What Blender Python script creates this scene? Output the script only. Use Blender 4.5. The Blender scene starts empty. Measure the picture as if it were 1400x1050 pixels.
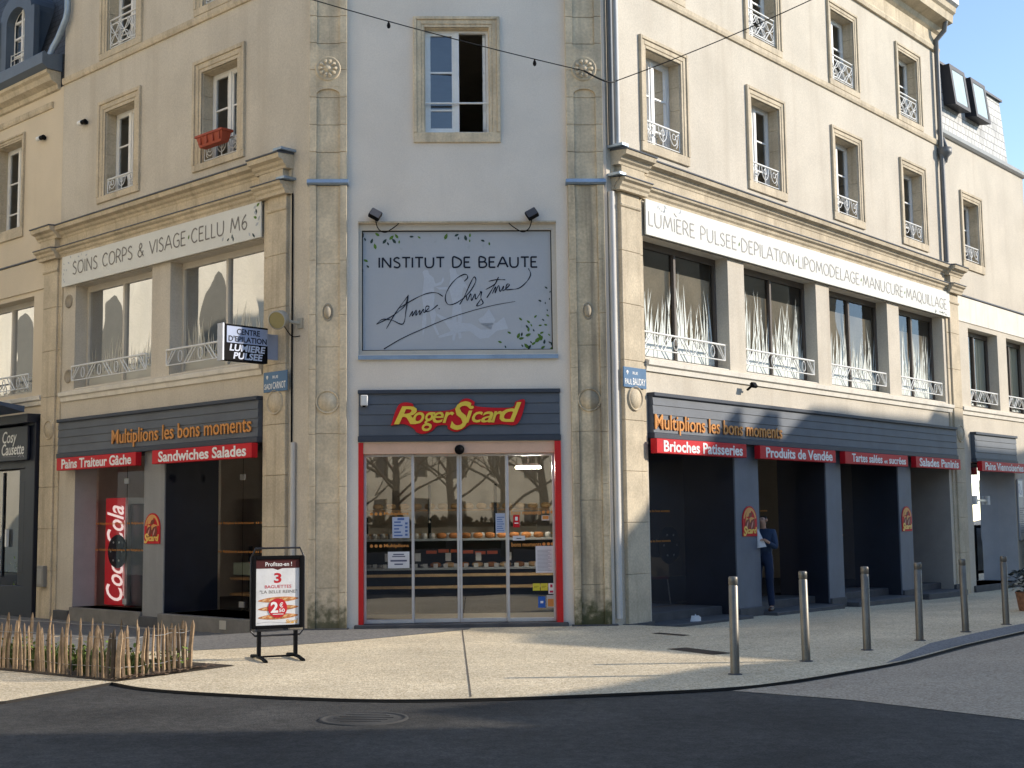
import bpy, bmesh, math, random
from mathutils import Matrix, Vector
from mathutils.geometry import tessellate_polygon
random.seed(7)
R_ = math.radians
SC = bpy.context.scene
COL = SC.collection

# ------------------------------------------------------------------ camera
PITCH, ROLL, CAM_H = 0.102926, -0.01202, 1.6
cp, sp = math.cos(PITCH), math.sin(PITCH)
fwd = Vector((0, cp, sp)); up0 = Vector((0, -sp, cp)); rt0 = Vector((1, 0, 0))
rt = math.cos(ROLL)*rt0 + math.sin(ROLL)*up0
up = -math.sin(ROLL)*rt0 + math.cos(ROLL)*up0
cam_d = bpy.data.cameras.new('camera'); cam = bpy.data.objects.new('camera', cam_d); COL.objects.link(cam)
cam.matrix_world = Matrix(((rt.x, up.x, -fwd.x, 0), (rt.y, up.y, -fwd.y, 0), (rt.z, up.z, -fwd.z, CAM_H), (0, 0, 0, 1)))
cam_d.sensor_width = 36; cam_d.lens = 1811.8/1400*36; cam_d.clip_start = .1; cam_d.clip_end = 3000
SC.camera = cam
# ------------------------------------------------------------------ light
SUN_EL = R_(23.0); SUN_AZ = (0.9994, 0.035)
w = bpy.data.worlds.new('World'); SC.world = w; w.use_nodes = True
nt = w.node_tree; bg = nt.nodes['Background']; sk = nt.nodes.new('ShaderNodeTexSky')
sk.sky_type = 'NISHITA'; sk.sun_disc = False; sk.sun_elevation = SUN_EL
sk.sun_rotation = math.atan2(SUN_AZ[0], SUN_AZ[1]); sk.air_density = 1.0; sk.dust_density = .15; sk.ozone_density = .8; sk.altitude = 1500
bg.inputs[1].default_value = .10; nt.links.new(sk.outputs[0], bg.inputs[0])
sd = bpy.data.lights.new('sun', 'SUN'); sd.energy = 2.0; sd.angle = R_(.5); sd.color = (1, .90, .76)
so = bpy.data.objects.new('sun', sd); COL.objects.link(so)
sv = Vector((SUN_AZ[0]*math.cos(SUN_EL), SUN_AZ[1]*math.cos(SUN_EL), math.sin(SUN_EL)))
so.rotation_euler = sv.to_track_quat('Z', 'Y').to_euler(); so.location = (30, 0, 40)
SC.view_settings.view_transform = 'Standard'; SC.view_settings.look = 'None'
SC.view_settings.gamma = 1; SC.view_settings.exposure = 1.5
SC.render.engine = 'CYCLES'; SC.cycles.use_denoising = True
SC.cycles.max_bounces = 8; SC.cycles.diffuse_bounces = 4; SC.cycles.glossy_bounces = 4; SC.cycles.transparent_max_bounces = 12
SC.cycles.sample_clamp_indirect = 6

# ------------------------------------------------------------------ facade frames (x along the wall, y into the building, z up)
aL, aR, aF = .82493, .70287, .03859
CL = Vector((-3.12923, 20.30423, 0)); CR = Vector((1.5293, 20.48409, 0))
def frame_m(P, d):
    d = Vector((d[0], d[1], 0)).normalized()
    inw = Vector((-d.y, d.x, 0))
    return Matrix(((d.x, inw.x, 0, P[0]), (d.y, inw.y, 0, P[1]), (0, 0, 1, P[2] if len(P) > 2 else 0), (0, 0, 0, 1)))
ML = frame_m(CL, (math.sin(aL), -math.cos(aL)))
MF = frame_m(CL, (math.cos(aF), math.sin(aF)))
MR = frame_m(CR, (math.sin(aR), math.cos(aR)))
I4 = Matrix.Identity(4)
def on(M, u, o, z): return M @ Vector((u, -o, z))

# ------------------------------------------------------------------ materials
MATS = {}
def nodes(m): m.use_nodes = True; return m.node_tree, m.node_tree.nodes, m.node_tree.links
def surf(name, col, rough=.8, var=.12, scale=2.5, fine=.06, fscale=45, streak=0, streakcol=None, bump=.15, bscale=60, metal=0, spec=.5, moss=0, obj=False, stretch=(7, 7, .35), stthr=(.5, .72)):
    if name in MATS: return MATS[name]
    m = bpy.data.materials.new(name); t, n, l = nodes(m); b = n['Principled BSDF']
    if obj:
        tc = n.new('ShaderNodeTexCoord'); P = tc.outputs['Object']
    else:
        g = n.new('ShaderNodeNewGeometry'); P = g.outputs['Position']
    def nz(s, d=4, vec=None, r=.55):
        q = n.new('ShaderNodeTexNoise'); q.inputs['Scale'].default_value = s; q.inputs['Detail'].default_value = d; q.inputs['Roughness'].default_value = r
        l.new(vec or P, q.inputs['Vector']); return q.outputs['Fac']
    def ramp(v, a, c, lo=0., hi=1.):
        q = n.new('ShaderNodeMapRange'); q.inputs[1].default_value = a; q.inputs[2].default_value = c; q.inputs[3].default_value = lo; q.inputs[4].default_value = hi
        q.interpolation_type = 'SMOOTHSTEP'; l.new(v, q.inputs[0]); return q.outputs[0]
    def mix(f, a, c):
        q = n.new('ShaderNodeMix'); q.data_type = 'RGBA'
        if isinstance(f, float): q.inputs[0].default_value = f
        else: l.new(f, q.inputs[0])
        for k, v in ((6, a), (7, c)):
            if isinstance(v, tuple): q.inputs[k].default_value = (*v[:3], 1)
            else: l.new(v, q.inputs[k])
        return q.outputs[2]
    lo = tuple(c*(1-var) for c in col); hi = tuple(min(1, c*(1+var)) for c in col)
    c = mix(ramp(nz(scale), .3, .7), lo, hi)
    if fine:
        f2 = ramp(nz(fscale, 3), .25, .75, 1-fine*2, 1+fine)
        q = n.new('ShaderNodeVectorMath'); q.operation = 'SCALE'; l.new(c, q.inputs[0]); l.new(f2, q.inputs['Scale']); c = q.outputs[0]
    if streak:
        mp = n.new('ShaderNodeMapping'); mp.inputs['Scale'].default_value = stretch; l.new(P, mp.inputs[0])
        s = ramp(nz(1., 5, mp.outputs[0]), stthr[0], stthr[1], 0, streak)
        c = mix(s, c, streakcol or tuple(x*.45 for x in col))
    if moss:
        sx = n.new('ShaderNodeSeparateXYZ'); l.new(P, sx.inputs[0])
        ad = n.new('ShaderNodeMath'); ad.operation = 'MULTIPLY_ADD'; l.new(nz(9, 4), ad.inputs[0]); ad.inputs[1].default_value = 1.0; l.new(sx.outputs[2], ad.inputs[2])
        c = mix(ramp(ad.outputs[0], .55, 1.05, moss, 0), c, (.055, .06, .02))
    l.new(c, b.inputs['Base Color'])
    b.inputs['Roughness'].default_value = rough; b.inputs['Metallic'].default_value = metal; b.inputs['Specular IOR Level'].default_value = spec
    if bump:
        bp = n.new('ShaderNodeBump'); bp.inputs['Strength'].default_value = bump; bp.inputs['Distance'].default_value = .01
        l.new(nz(bscale, 4), bp.inputs['Height']); l.new(bp.outputs[0], b.inputs['Normal'])
    MATS[name] = m; return m
def flat(name, col, rough=.5, metal=0, var=.05, **k): return surf(name, col, rough, var, 3, .02, 40, bump=k.pop('bump', .03), metal=metal, spec=k.pop('spec', .25 if max(col) < .7 else .4), **k)
def glass(name, base=.12, gain=1., tint=(.75, .8, .8), wob=.02, wscale=.8):
    m = bpy.data.materials.new(name); t, n, l = nodes(m)
    n.remove(n['Principled BSDF']); out = n['Material Output']
    fr = n.new('ShaderNodeFresnel'); fr.inputs['IOR'].default_value = 1.5
    mr = n.new('ShaderNodeMath'); mr.operation = 'MULTIPLY_ADD'; mr.inputs[1].default_value = gain; mr.inputs[2].default_value = base; mr.use_clamp = True; l.new(fr.outputs[0], mr.inputs[0])
    tr = n.new('ShaderNodeBsdfTransparent'); tr.inputs[0].default_value = (*tint, 1)
    gl = n.new('ShaderNodeBsdfGlossy'); gl.inputs['Roughness'].default_value = .01; gl.inputs[0].default_value = (.95, .97, 1, 1)
    mx = n.new('ShaderNodeMixShader'); l.new(mr.outputs[0], mx.inputs[0]); l.new(tr.outputs[0], mx.inputs[1]); l.new(gl.outputs[0], mx.inputs[2]); l.new(mx.outputs[0], out.inputs[0])
    g = n.new('ShaderNodeNewGeometry'); q = n.new('ShaderNodeTexNoise'); q.inputs['Scale'].default_value = wscale; q.inputs['Detail'].default_value = 2; l.new(g.outputs['Position'], q.inputs[0])
    bp = n.new('ShaderNodeBump'); bp.inputs['Strength'].default_value = 1; bp.inputs['Distance'].default_value = wob; l.new(q.outputs[0], bp.inputs['Height']); l.new(bp.outputs[0], gl.inputs['Normal'])
    return m
def film(name, col, alpha):
    m = bpy.data.materials.new(name); t, n, l = nodes(m); b = n['Principled BSDF']
    b.inputs['Base Color'].default_value = (*col, 1); b.inputs['Alpha'].default_value = alpha; b.inputs['Roughness'].default_value = .6
    return m
def glow_mat(name, col, s):
    m = bpy.data.materials.new(name); t, n, l = nodes(m); b = n['Principled BSDF']
    b.inputs['Emission Color'].default_value = (*col, 1); b.inputs['Emission Strength'].default_value = s; return m

PL = surf('cream_render', (.58, .525, .435), .9, .06, 1.1, .06, 38, streak=.42, streakcol=(.41, .35, .27), bump=.35, bscale=90, stretch=(2.6, 2.6, .22), stthr=(.48, .78))
PF = surf('pale_render', (.78, .71, .62), .9, .05, .8, .03, 60, streak=.16, streakcol=(.45, .42, .38), bump=.2, bscale=110, stretch=(3, 3, .3), stthr=(.55, .8))
PN = surf('neighbour_render', (.66, .565, .425), .9, .05, .8, .03, 70, streak=.1, streakcol=(.45, .36, .25), bump=.25, bscale=110, stretch=(3, 3, .3), stthr=(.55, .8))
ST = surf('limestone', (.56, .475, .345), .88, .13, 2.2, .07, 30, streak=.4, streakcol=(.27, .21, .14), bump=.35, bscale=35)
SG = surf('grey_limestone', (.71, .585, .405), .9, .13, 2.6, .07, 26, streak=.38, streakcol=(.25, .215, .165), bump=.45, bscale=30, moss=.85, stretch=(5, 5, .25), stthr=(.45, .68))
SD = surf('weathered_limestone', (.67, .545, .365), .9, .17, 2.2, .08, 26, streak=.72, streakcol=(.19, .16, .12), bump=.45, bscale=30, moss=.95, stretch=(5, 5, .22), stthr=(.42, .62))
SILL = surf('painted_sill', (.74, .70, .62), .8, .06, 3, .04, 50, streak=.25, streakcol=(.4, .36, .3), bump=.15, stretch=(6, 6, .6))
SIGNW = surf('white_panel', (.66, .66, .61), .55, .03, 1.5, .015, 60, streak=.12, streakcol=(.5, .5, .44), bump=.03, stretch=(5, 5, .4), stthr=(.55, .8))
ZINC = flat('zinc', (.30, .38, .48), .45, .6, .12)
LEAD = flat('lead_flashing', (.10, .11, .13), .6, 0, .15)
SLATE = None
WH = flat('white_paint', (.78, .78, .76), .45)
CRM = flat('cream_frame', (.55, .51, .44), .5)
BRN = flat('brown_frame', (.12, .10, .085), .5)
IRW = flat('white_iron', (.74, .74, .72), .45)
FAS = surf('blue_grey_board', (.085, .10, .125), .6, .1, 2, .03, 40, streak=.12, streakcol=(.15, .16, .18), bump=.06, bscale=25, stretch=(2, 2, 9))
FAST = flat('slate_blue_trim', (.05, .06, .08), .55)
PIER = surf('blue_grey_paint', (.12, .14, .18), .6, .08, 2, .03, 40, streak=.15, streakcol=(.2, .21, .23), bump=.06)
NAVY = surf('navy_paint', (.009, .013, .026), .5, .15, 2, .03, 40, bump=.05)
RED = flat('red_panel', (.56, .010, .018), .55)
REDP = flat('red_paint', (.58, .02, .02), .4)
ORG = flat('orange_letter', (.62, .27, .07), .45)
YEL = flat('yellow_letter', (.78, .58, .06), .4)
LWH = flat('white_letter', (.82, .82, .8), .5)
LDK = flat('dark_letter', (.012, .016, .03), .5)
LGR = flat('grey_letter', (.21, .195, .175), .6)
BLK = flat('black_plastic', (.006, .006, .007), .6, spec=.06)
GRN = flat('leaf_green', (.10, .20, .03), .6, 0, .3); GRD = flat('leaf_dark', (.03, .055, .05), .6, 0, .3); GRL = flat('leaf_pale', (.42, .45, .48), .6)
ALU = flat('aluminium', (.55, .56, .58), .35, .5)
PINK = flat('beige_header', (.66, .44, .32), .6)
FROST = surf('frosted_film', (.43, .455, .49), .55, .04, .6, .01, 40, streak=.1, streakcol=(.5, .48, .45), bump=0, stretch=(2, 2, .5))
SIL = flat('silhouette_film', (.50, .54, .60), .6, 0, .02, bump=0)
STEP = surf('grey_step', (.075, .075, .08), .8, .15, 4, .06, 60, bump=.2)
DARK = flat('dark_interior', (.06, .055, .05), .8)
INTW = flat('interior_wall', (.45, .40, .33), .8)
WOOD = surf('oak', (.40, .24, .11), .6, .2, 6, .05, 60, bump=.1, stretch=(1, 1, 1))
STEEL = surf('brushed_steel', (.18, .168, .148), .45, .1, 6, .05, 60, metal=.7, bump=.04, streak=.2, streakcol=(.2, .19, .17))
GU = glass('upper_window_glass', .06, 1.0)
GR = glass('mirror_tint_glass', .5, .8, (.35, .37, .37), .012, .5)
GB = glass('brown_tint_glass', .02, .8, (.88, .86, .82), .01, .5)
GS = glass('shop_glass', .14, .85, (.72, .74, .72), .006, .4)
GD = glass('entrance_glass', .02, .8, (.8, .8, .8), .006, .4)

# ------------------------------------------------------------------ mesh collector
class MB:
    def __init__(s): s.v = []; s.f = []; s.sm = []
    def add(s, vs, fs, smooth=False):
        k = len(s.v); s.v += [tuple(p) for p in vs]; s.f += [tuple(i+k for i in f) for f in fs]; s.sm += [smooth]*len(fs); return s
    def bx(s, u0, u1, o0, o1, z0, z1):          # o = outward offset
        y0, y1 = -o1, -o0
        return s.add([(u0, y0, z0), (u1, y0, z0), (u1, y1, z0), (u0, y1, z0), (u0, y0, z1), (u1, y0, z1), (u1, y1, z1), (u0, y1, z1)],
                     [(0, 3, 2, 1), (4, 5, 6, 7), (0, 1, 5, 4), (1, 2, 6, 5), (2, 3, 7, 6), (3, 0, 4, 7)])
    def quad(s, *p): return s.add(p, [tuple(range(len(p)))])
    def prof(s, u0, u1, pts):                    # profile (o,z) swept along u, counter-clockwise seen from +u
        n = len(pts); vs = [(u0, -o, z) for o, z in pts] + [(u1, -o, z) for o, z in pts]
        fs = [(i, (i+1) % n, n+(i+1) % n, n+i) for i in range(n)] + [tuple(range(n))[::-1], tuple(range(n, 2*n))]
        return s.add(vs, fs)
    def poly(s, pts, o0, o1):                    # flat outline (u,z) with thickness
        n = len(pts); vs = [(u, -o1, z) for u, z in pts] + [(u, -o0, z) for u, z in pts]
        return s.add(vs, [tuple(range(n)), tuple(range(n, 2*n))[::-1]] + [(i, n+i, n+(i+1) % n, (i+1) % n) for i in range(n)])
    def tube(s, path, r, n=8, cap=True, smooth=True):
        path = [Vector(p) for p in path]; rs = r if isinstance(r, (list, tuple)) else [r]*len(path); vs = []; k = len(path)
        ref = None
        for i, p in enumerate(path):
            t = (path[min(i+1, k-1)] - path[max(i-1, 0)]).normalized()
            if ref is None: ref = t.orthogonal().normalized()
            a = (ref - t*ref.dot(t)); a = a.normalized() if a.length > 1e-5 else t.orthogonal().normalized(); ref = a; b = t.cross(a)
            vs += [p + (a*math.cos(q*2*math.pi/n) + b*math.sin(q*2*math.pi/n))*rs[i] for q in range(n)]
        fs = [(i*n+j, i*n+(j+1) % n, (i+1)*n+(j+1) % n, (i+1)*n+j) for i in range(k-1) for j in range(n)]
        s.add(vs, fs, smooth)
        if cap: s.add([vs[j] for j in range(n)], [tuple(range(n))[::-1]]); s.add([vs[(k-1)*n+j] for j in range(n)], [tuple(range(n))])
        return s
    def lathe(s, prof, c, n=24, axis='z', smooth=True):
        vs = []
        for r, h in prof:
            for j in range(n):
                a = j*2*math.pi/n
                vs.append((c[0]+r*math.cos(a), c[1]+r*math.sin(a), c[2]+h) if axis == 'z' else (c[0]+r*math.cos(a), c[1]-h, c[2]+r*math.sin(a)))
        k = len(prof)
        return s.add(vs, [(i*n+j, i*n+(j+1) % n, (i+1)*n+(j+1) % n, (i+1)*n+j) for i in range(k-1) for j in range(n)], smooth)
    def build(s, name, mat, parent=None, M=None, bevel=0):
        me = bpy.data.meshes.new(name); me.from_pydata(s.v, [], s.f); me.materials.append(mat)
        bm = bmesh.new(); bm.from_mesh(me); bmesh.ops.recalc_face_normals(bm, faces=bm.faces); bm.to_mesh(me); bm.free()
        me.polygons.foreach_set('use_smooth', s.sm); me.update()
        return link(bpy.data.objects.new(name, me), parent, M, bevel)
WM = {}
def link(o, parent=None, M=None, bevel=0):
    COL.objects.link(o)
    M = M if M is not None else (WM[parent.name] if parent else I4)
    WM[o.name] = M
    if parent: o.parent = parent; o.matrix_local = WM[parent.name].inverted() @ M
    else: o.matrix_world = M
    if bevel:
        b = o.modifiers.new('bevel', 'BEVEL'); b.width = bevel; b.segments = 1; b.limit_method = 'ANGLE'; b.angle_limit = R_(40)
    return o
def tag(o, label, cat, group=None, kind=None):
    if label: o['label'] = label
    if cat: o['category'] = cat
    if group: o['group'] = group
    if kind: o['kind'] = kind
    return o
def thing(name, label, cat, M, group=None):
    o = bpy.data.objects.new(name, None); o.empty_display_size = .2
    return tag(link(o, None, M), label, cat, group)
def T(x, y, z=0, rz=0): return Matrix.Translation((x, y, z)) @ Matrix.Rotation(rz, 4, 'Z')

# ------------------------------------------------------------------ lettering
def text_mb(mb, s, u0, u1, z0, z1, o, thick=.006, offset=0, shear=0, fit='both'):
    c = bpy.data.curves.new('lettering', 'FONT'); c.body = s; c.offset = offset; c.shear = shear; c.extrude = .02; c.resolution_u = 3
    ob = bpy.data.objects.new('lettering', c); COL.objects.link(ob); bpy.context.view_layer.update()
    me = bpy.data.meshes.new_from_object(ob.evaluated_get(bpy.context.evaluated_depsgraph_get()))
    vs = [v.co.copy() for v in me.vertices]; fs = [tuple(p.vertices) for p in me.polygons]
    bpy.data.objects.remove(ob); bpy.data.meshes.remove(me); bpy.data.curves.remove(c)
    x0 = min(v.x for v in vs); x1 = max(v.x for v in vs); y0 = min(v.y for v in vs); y1 = max(v.y for v in vs)
    k = (u1-u0)/(x1-x0); h = (z1-z0)/(y1-y0)
    mb.add([(u0+(v.x-x0)*k, -(o + (thick if v.z > 0 else 0)), z0+(v.y-y0)*h) for v in vs], fs); return mb
STROKES = {
 'A': [[(0, 0), (.42, 1), (.5, 1), (.9, 0)], [(.16, .36), (.76, .36)]], 'B': [[(.05, 0), (.05, 1), (.45, .97), (.58, .78), (.45, .56), (.05, .53)], [(.45, .56), (.66, .38), (.62, .12), (.4, 0), (.05, 0)]],
 'C': [[(.72, .86), (.5, 1), (.22, .9), (.05, .55), (.15, .18), (.42, 0), (.74, .12)]], 'D': [[(.05, 0), (.05, 1), (.42, .95), (.74, .7), (.76, .38), (.5, .06), (.05, 0)]],
 'E': [[(.55, 1), (.05, 1), (.05, 0), (.58, 0)], [(.05, .53), (.48, .53)]], 'G': [[(.74, .86), (.5, 1), (.22, .9), (.05, .55), (.15, .16), (.45, 0), (.74, .1), (.74, .45), (.48, .45)]],
 'I': [[(.05, 0), (.05, 1)]], 'L': [[(.05, 1), (.05, 0), (.52, 0)]], 'M': [[(0, 0), (.16, 1), (.5, .2), (.86, 1), (1.02, 0)]], 'N': [[(.05, 0), (.05, 1), (.74, 0), (.74, 1)]],
 'O': [[(.42, 1), (.14, .86), (.03, .5), (.14, .14), (.42, 0), (.72, .14), (.83, .5), (.72, .86), (.42, 1)]], 'P': [[(.05, 0), (.05, 1), (.42, .97), (.6, .75), (.45, .5), (.05, .44)]],
 'Q': [[(.42, 1), (.14, .86), (.03, .5), (.14, .14), (.42, 0), (.72, .14), (.83, .5), (.72, .86), (.42, 1)], [(.5, .2), (.86, -.16)]], 'R': [[(.05, 0), (.05, 1), (.42, .97), (.58, .75), (.42, .52), (.05, .47)], [(.3, .48), (.66, 0)]],
 'S': [[(.52, .88), (.34, 1), (.12, .9), (.08, .7), (.3, .54), (.52, .38), (.54, .14), (.34, 0), (.04, .1)]], 'T': [[(0, 1), (.7, 1)], [(.35, 1), (.35, 0)]], 'U': [[(.05, 1), (.06, .3), (.2, .04), (.4, 0), (.6, .05), (.74, .3), (.75, 1)]],
 'V': [[(0, 1), (.4, 0), (.8, 1)]], '6': [[(.5, 1), (.2, .72), (.06, .34), (.2, .04), (.42, .02), (.58, .24), (.48, .48), (.26, .5), (.1, .36)]],
 '&': [[(.8, 0), (.3, .6), (.26, .86), (.42, 1), (.56, .86), (.5, .68), (.16, .44), (.06, .2), (.26, 0), (.5, .06), (.76, .42)]], "'": [[(.05, 1), (.03, .78)]]}
ADV = {'I': .28, 'M': 1.22, 'N': .98, 'O': 1.02, 'Q': 1.04, 'E': .76, 'L': .68, 'S': .76, ' ': .55, '*': .5, 'A': 1.04, 'U': 1.0, 'D': .98, 'G': .96, 'C': .92, 'P': .78, 'B': .86, 'R': .82, 'T': .84, 'V': .94, '6': .8, '&': 1.0, "'": .3}
def ribbon(mb, pts, wd, o, th=.003):
    P = [Vector(p) for p in pts]; k = len(P); L = []; Rr = []
    for i in range(k):
        t = (P[min(i+1, k-1)]-P[max(i-1, 0)]); t = t.normalized() if t.length else Vector((1, 0))
        nrm = Vector((-t.y, t.x)); ww = wd[i] if isinstance(wd, list) else wd
        L.append(P[i]+nrm*ww/2); Rr.append(P[i]-nrm*ww/2)
    vs = [(p.x, -o-th, p.y) for p in L] + [(p.x, -o-th, p.y) for p in Rr]
    mb.add(vs, [(i, i+1, k+i+1, k+i) for i in range(k-1)])
def smooth_line(pts, n=6):
    P = [Vector(p) for p in pts]; out = []
    for i in range(len(P)-1):
        a = P[max(i-1, 0)]; b = P[i]; c = P[i+1]; d = P[min(i+2, len(P)-1)]
        for q in range(n):
            t = q/n; out.append(.5*((2*b)+(c-a)*t+(2*a-5*b+4*c-d)*t*t+(3*b-a-3*c+d)*t**3))
    out.append(P[-1]); return out
CURVY = set('BCDGOPQRSU6&')
def caps(mb, s, u0, u1, z0, z1, o, wd=.02, dots=None):
    tot = sum(ADV[c] for c in s) - .15; k = (u1-u0)/tot; h = z1-z0; x = u0
    for c in s:
        if c == '*':
            if dots is not None: dots.append((x+.2*k, z0+h*.5))
        elif c in STROKES:
            for st in STROKES[c]:
                pts = [(x+px*k, z0+pz*h) for px, pz in st]
                [ribbon(mb, q, wd, o) for q in ([smooth_line(pts, 4)] if c in CURVY and len(pts) > 4 else [pts[i:i+2] for i in range(len(pts)-1)])]
        x += ADV[c]*k
    return mb
def leaf(mb, u, z, L, a, o, wid=.45):
    ca, sa = math.cos(a), math.sin(a)
    pts = [(-.5, 0), (-.2, .5*wid), (.15, .45*wid), (.5, 0), (.15, -.45*wid), (-.2, -.5*wid)]
    mb.add([(u+L*(p*ca-q*sa), -o, z+L*(p*sa+q*ca)) for p, q in pts], [tuple(range(6))])

# ------------------------------------------------------------------ walls with openings
def wall(mb, u0, u1, z0, z1, holes, o=0, depth=.3, back=True):
    us = sorted({u0, u1, *[h[0] for h in holes], *[h[1] for h in holes]}); zs = sorted({z0, z1, *[h[2] for h in holes], *[h[3] for h in holes]})
    for i in range(len(us)-1):
        for j in range(len(zs)-1):
            a, b, c, d = us[i], us[i+1], zs[j], zs[j+1]; mu, mz = (a+b)/2, (c+d)/2
            if any(h[0] < mu < h[1] and h[2] < mz < h[3] for h in holes): continue
            mb.quad((a, -o, c), (b, -o, c), (b, -o, d), (a, -o, d))
    for h in holes:
        a, b, c, d = h[:4]; dp = h[4] if len(h) > 4 else depth
        for p, q in (((a, c), (a, d)), ((b, d), (b, c)), ((a, d), (b, d)), ((b, c), (a, c))):
            mb.quad((p[0], -o, p[1]), (q[0], -o, q[1]), (q[0], -o+dp, q[1]), (p[0], -o+dp, p[1]))
    return mb
def surround(parent, M, u0, u1, z0, z1, wd=.2, sill=.14, mat=None, o=.05):
    mb = MB()
    for k, (ww, oo) in enumerate(((wd, o*.55), (wd*.62, o*.25), )):
        pass
    # outer lip, inner flat band, jambs and head butted; sill block below
    lip = wd*.3
    for a, b, oo in ((wd, wd-lip, o), (wd-lip, wd*.28, o*.55), (wd*.28, -.0, o*.3)):
        mb.bx(u0-a, u0-b, -.02, oo, z0, z1+a); mb.bx(u1+b, u1+a, -.02, oo, z0, z1+a); mb.bx(u0-b, u1+b, -.02, oo, z1+b, z1+a)
    mb.bx(u0-wd, u1+wd, -.02, o*.8, z0-sill, z0)
    for k in range(4):
        h = (z1-z0)/4; mb.bx(u0-.004, u0+.012, -.225, -.022, z0+k*h+.004, z0+k*h+h); mb.bx(u1-.012, u1+.004, -.225, -.022, z0+k*h+.004, z0+k*h+h)
    mb.bx(u0+.012, u1-.012, -.225, -.022, z1-.012, z1+.004)
    return mb.build('window_surround', mat or ST, parent, M, .006)
def casement(parent, M, u0, u1, z0, z1, o, rows=3, fm=None, gm=None, fw=.05, transom=False, open_right=False, lower=True):
    fm = fm or WH; gm = gm or GU; mb = MB(); mid = (u0+u1)/2
    mb.bx(u0, u0+fw, o-.07, o, z0, z1); mb.bx(u1-fw, u1, o-.07, o, z0, z1); mb.bx(u0+fw, u1-fw, o-.07, o, z1-fw, z1); mb.bx(u0+fw, u1-fw, o-.07, o, z0, z0+fw)
    mb.bx(mid-.035, mid+.035, o-.06, o+.012, z0+fw, z1-fw)
    leaves = ((u0+fw, mid-.035), (mid+.035, u1-fw))
    hs = [0, .4, .78, 1] if rows == 3 else [i/rows for i in range(rows+1)]
    zz = [z1-fw-(z1-z0-2*fw)*t for t in hs]
    for li, (a, b) in enumerate(leaves):
        if open_right and li == 1: continue
        mb.bx(a, a+.045, o-.055, o-.006, z0+fw, z1-fw); mb.bx(b-.045, b, o-.055, o-.006, z0+fw, z1-fw)
        mb.bx(a+.045, b-.045, o-.055, o-.006, z1-fw-.045, z1-fw); mb.bx(a+.045, b-.045, o-.055, o-.006, z0+fw, z0+fw+.06)
        for z in zz[1:-1]: mb.bx(a+.045, b-.045, o-.05, o-.012, z-.014, z+.014)
    w_ = mb.build('window', fm, parent, M)
    for li, (a, b) in enumerate(leaves):
        if open_right and li == 1: continue
        p = MB().quad((a+.045, -o+.035, z0+fw), (b-.045, -o+.035, z0+fw), (b-.045, -o+.035, z1-fw), (a+.045, -o+.035, z1-fw)); p.build('pane', gm, w_)
    if open_right:                               # leaf swung back into the room
        a, b = leaves[1]; wd_ = b-a; q = MB()
        for z, t in ((z0+fw, .06), (z1-fw-.05, .05), (zz[1], .025), (zz[2], .025)): q.bx(b-.05, b-.005, o-.06-wd_, o-.06, z, z+t)
        q.bx(b-.05, b-.005, o-.11, o-.06, z0+fw, z1-fw); q.bx(b-.05, b-.005, o-.06-wd_, o-.01-wd_, z0+fw, z1-fw); q.build('open_leaf', fm, w_)
    return w_
def guard_rail(parent, M, u0, u1, z0, h, o, kind):
    mb = MB(); r = .011
    def bar(a, b, rr=r): mb.tube([(a[0], -o, a[1]), (b[0], -o, b[1])], rr, 6)
    def ring(u, z, a, b, rr=r*.8): mb.tube([(u+a*math.cos(t*math.pi/8), -o, z+b*math.sin(t*math.pi/8)) for t in range(17)], rr, 5, False)
    z1 = z0+h
    bar((u0, z1), (u1, z1), r*1.7); bar((u0, z0), (u1, z0)); bar((u0, z0), (u0, z1)); bar((u1, z0), (u1, z1))
    if kind == 'long':
        k = max(1, round((u1-u0)/.62)); c = (u0+u1)/2
        for i in range(k+1):
            u = u0+.12+(u1-u0-.24)*i/k
            s = .13 if u < c else -.13
            for d in (-.05, .05):
                if u0 < u+d-s and u+d+s < u1 or True:
                    a = min(max(u+d-abs(s), u0), u1); b = min(max(u+d+abs(s), u0), u1)
                    bar((a, z0), (b, z1)) if s > 0 else bar((b, z0), (a, z1))
            if i < k: ring(u+(u1-u0-.24)/k/2, (z0+z1)/2, .06, h*.36)
        for uu in (u0, u1): mb.tube([(uu, -o, z0+h*.3), (uu, .05, z0+h*.3)], r, 5); mb.tube([(uu, -o, z0+h*.75), (uu, .05, z0+h*.75)], r, 5)
    elif kind == 'lattice':
        n = 3; wd_ = (u1-u0)/n
        bar((u0, z1-h*.16), (u1, z1-h*.16)); bar((u0, z0+h*.08), (u1, z0+h*.08))
        for i in range(n):
            u = u0+wd_*(i+.5); ring(u, z0+h*.66, wd_*.46, h*.17); ring(u, z0+h*.27, wd_*.46, h*.17)
            bar((u-wd_/2, z0+h*.08), (u+wd_/2, z1-h*.16)); bar((u-wd_/2, z1-h*.16), (u+wd_/2, z0+h*.08))
    else:
        for i in range(3):
            u = u0+(u1-u0)*(i+.5)/3
            mb.tube(smooth3([(u-.13, -o, z1-.02), (u-.1, -o, z1-h*.5), (u, -o, z1-h*.75), (u+.1, -o, z1-h*.5), (u+.13, -o, z1-.02)]), r*.8, 5)
            ring(u, z1-h*.3, .05, .05)
        bar(((u0+u1)/2, z0), ((u0+u1)/2, z1))
        for s in (u0, u1):
            e = .1 if s == u0 else -.1
            mb.tube(smooth3([(s, -o, z1-.03), (s+e*1.3, -o, z1-h*.3), (s+e*.6, -o, z1-h*.6), (s+e, -o, z1-h*.85)]), r*.8, 5)
    return mb.build('railing', IRW, parent, M)
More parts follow.
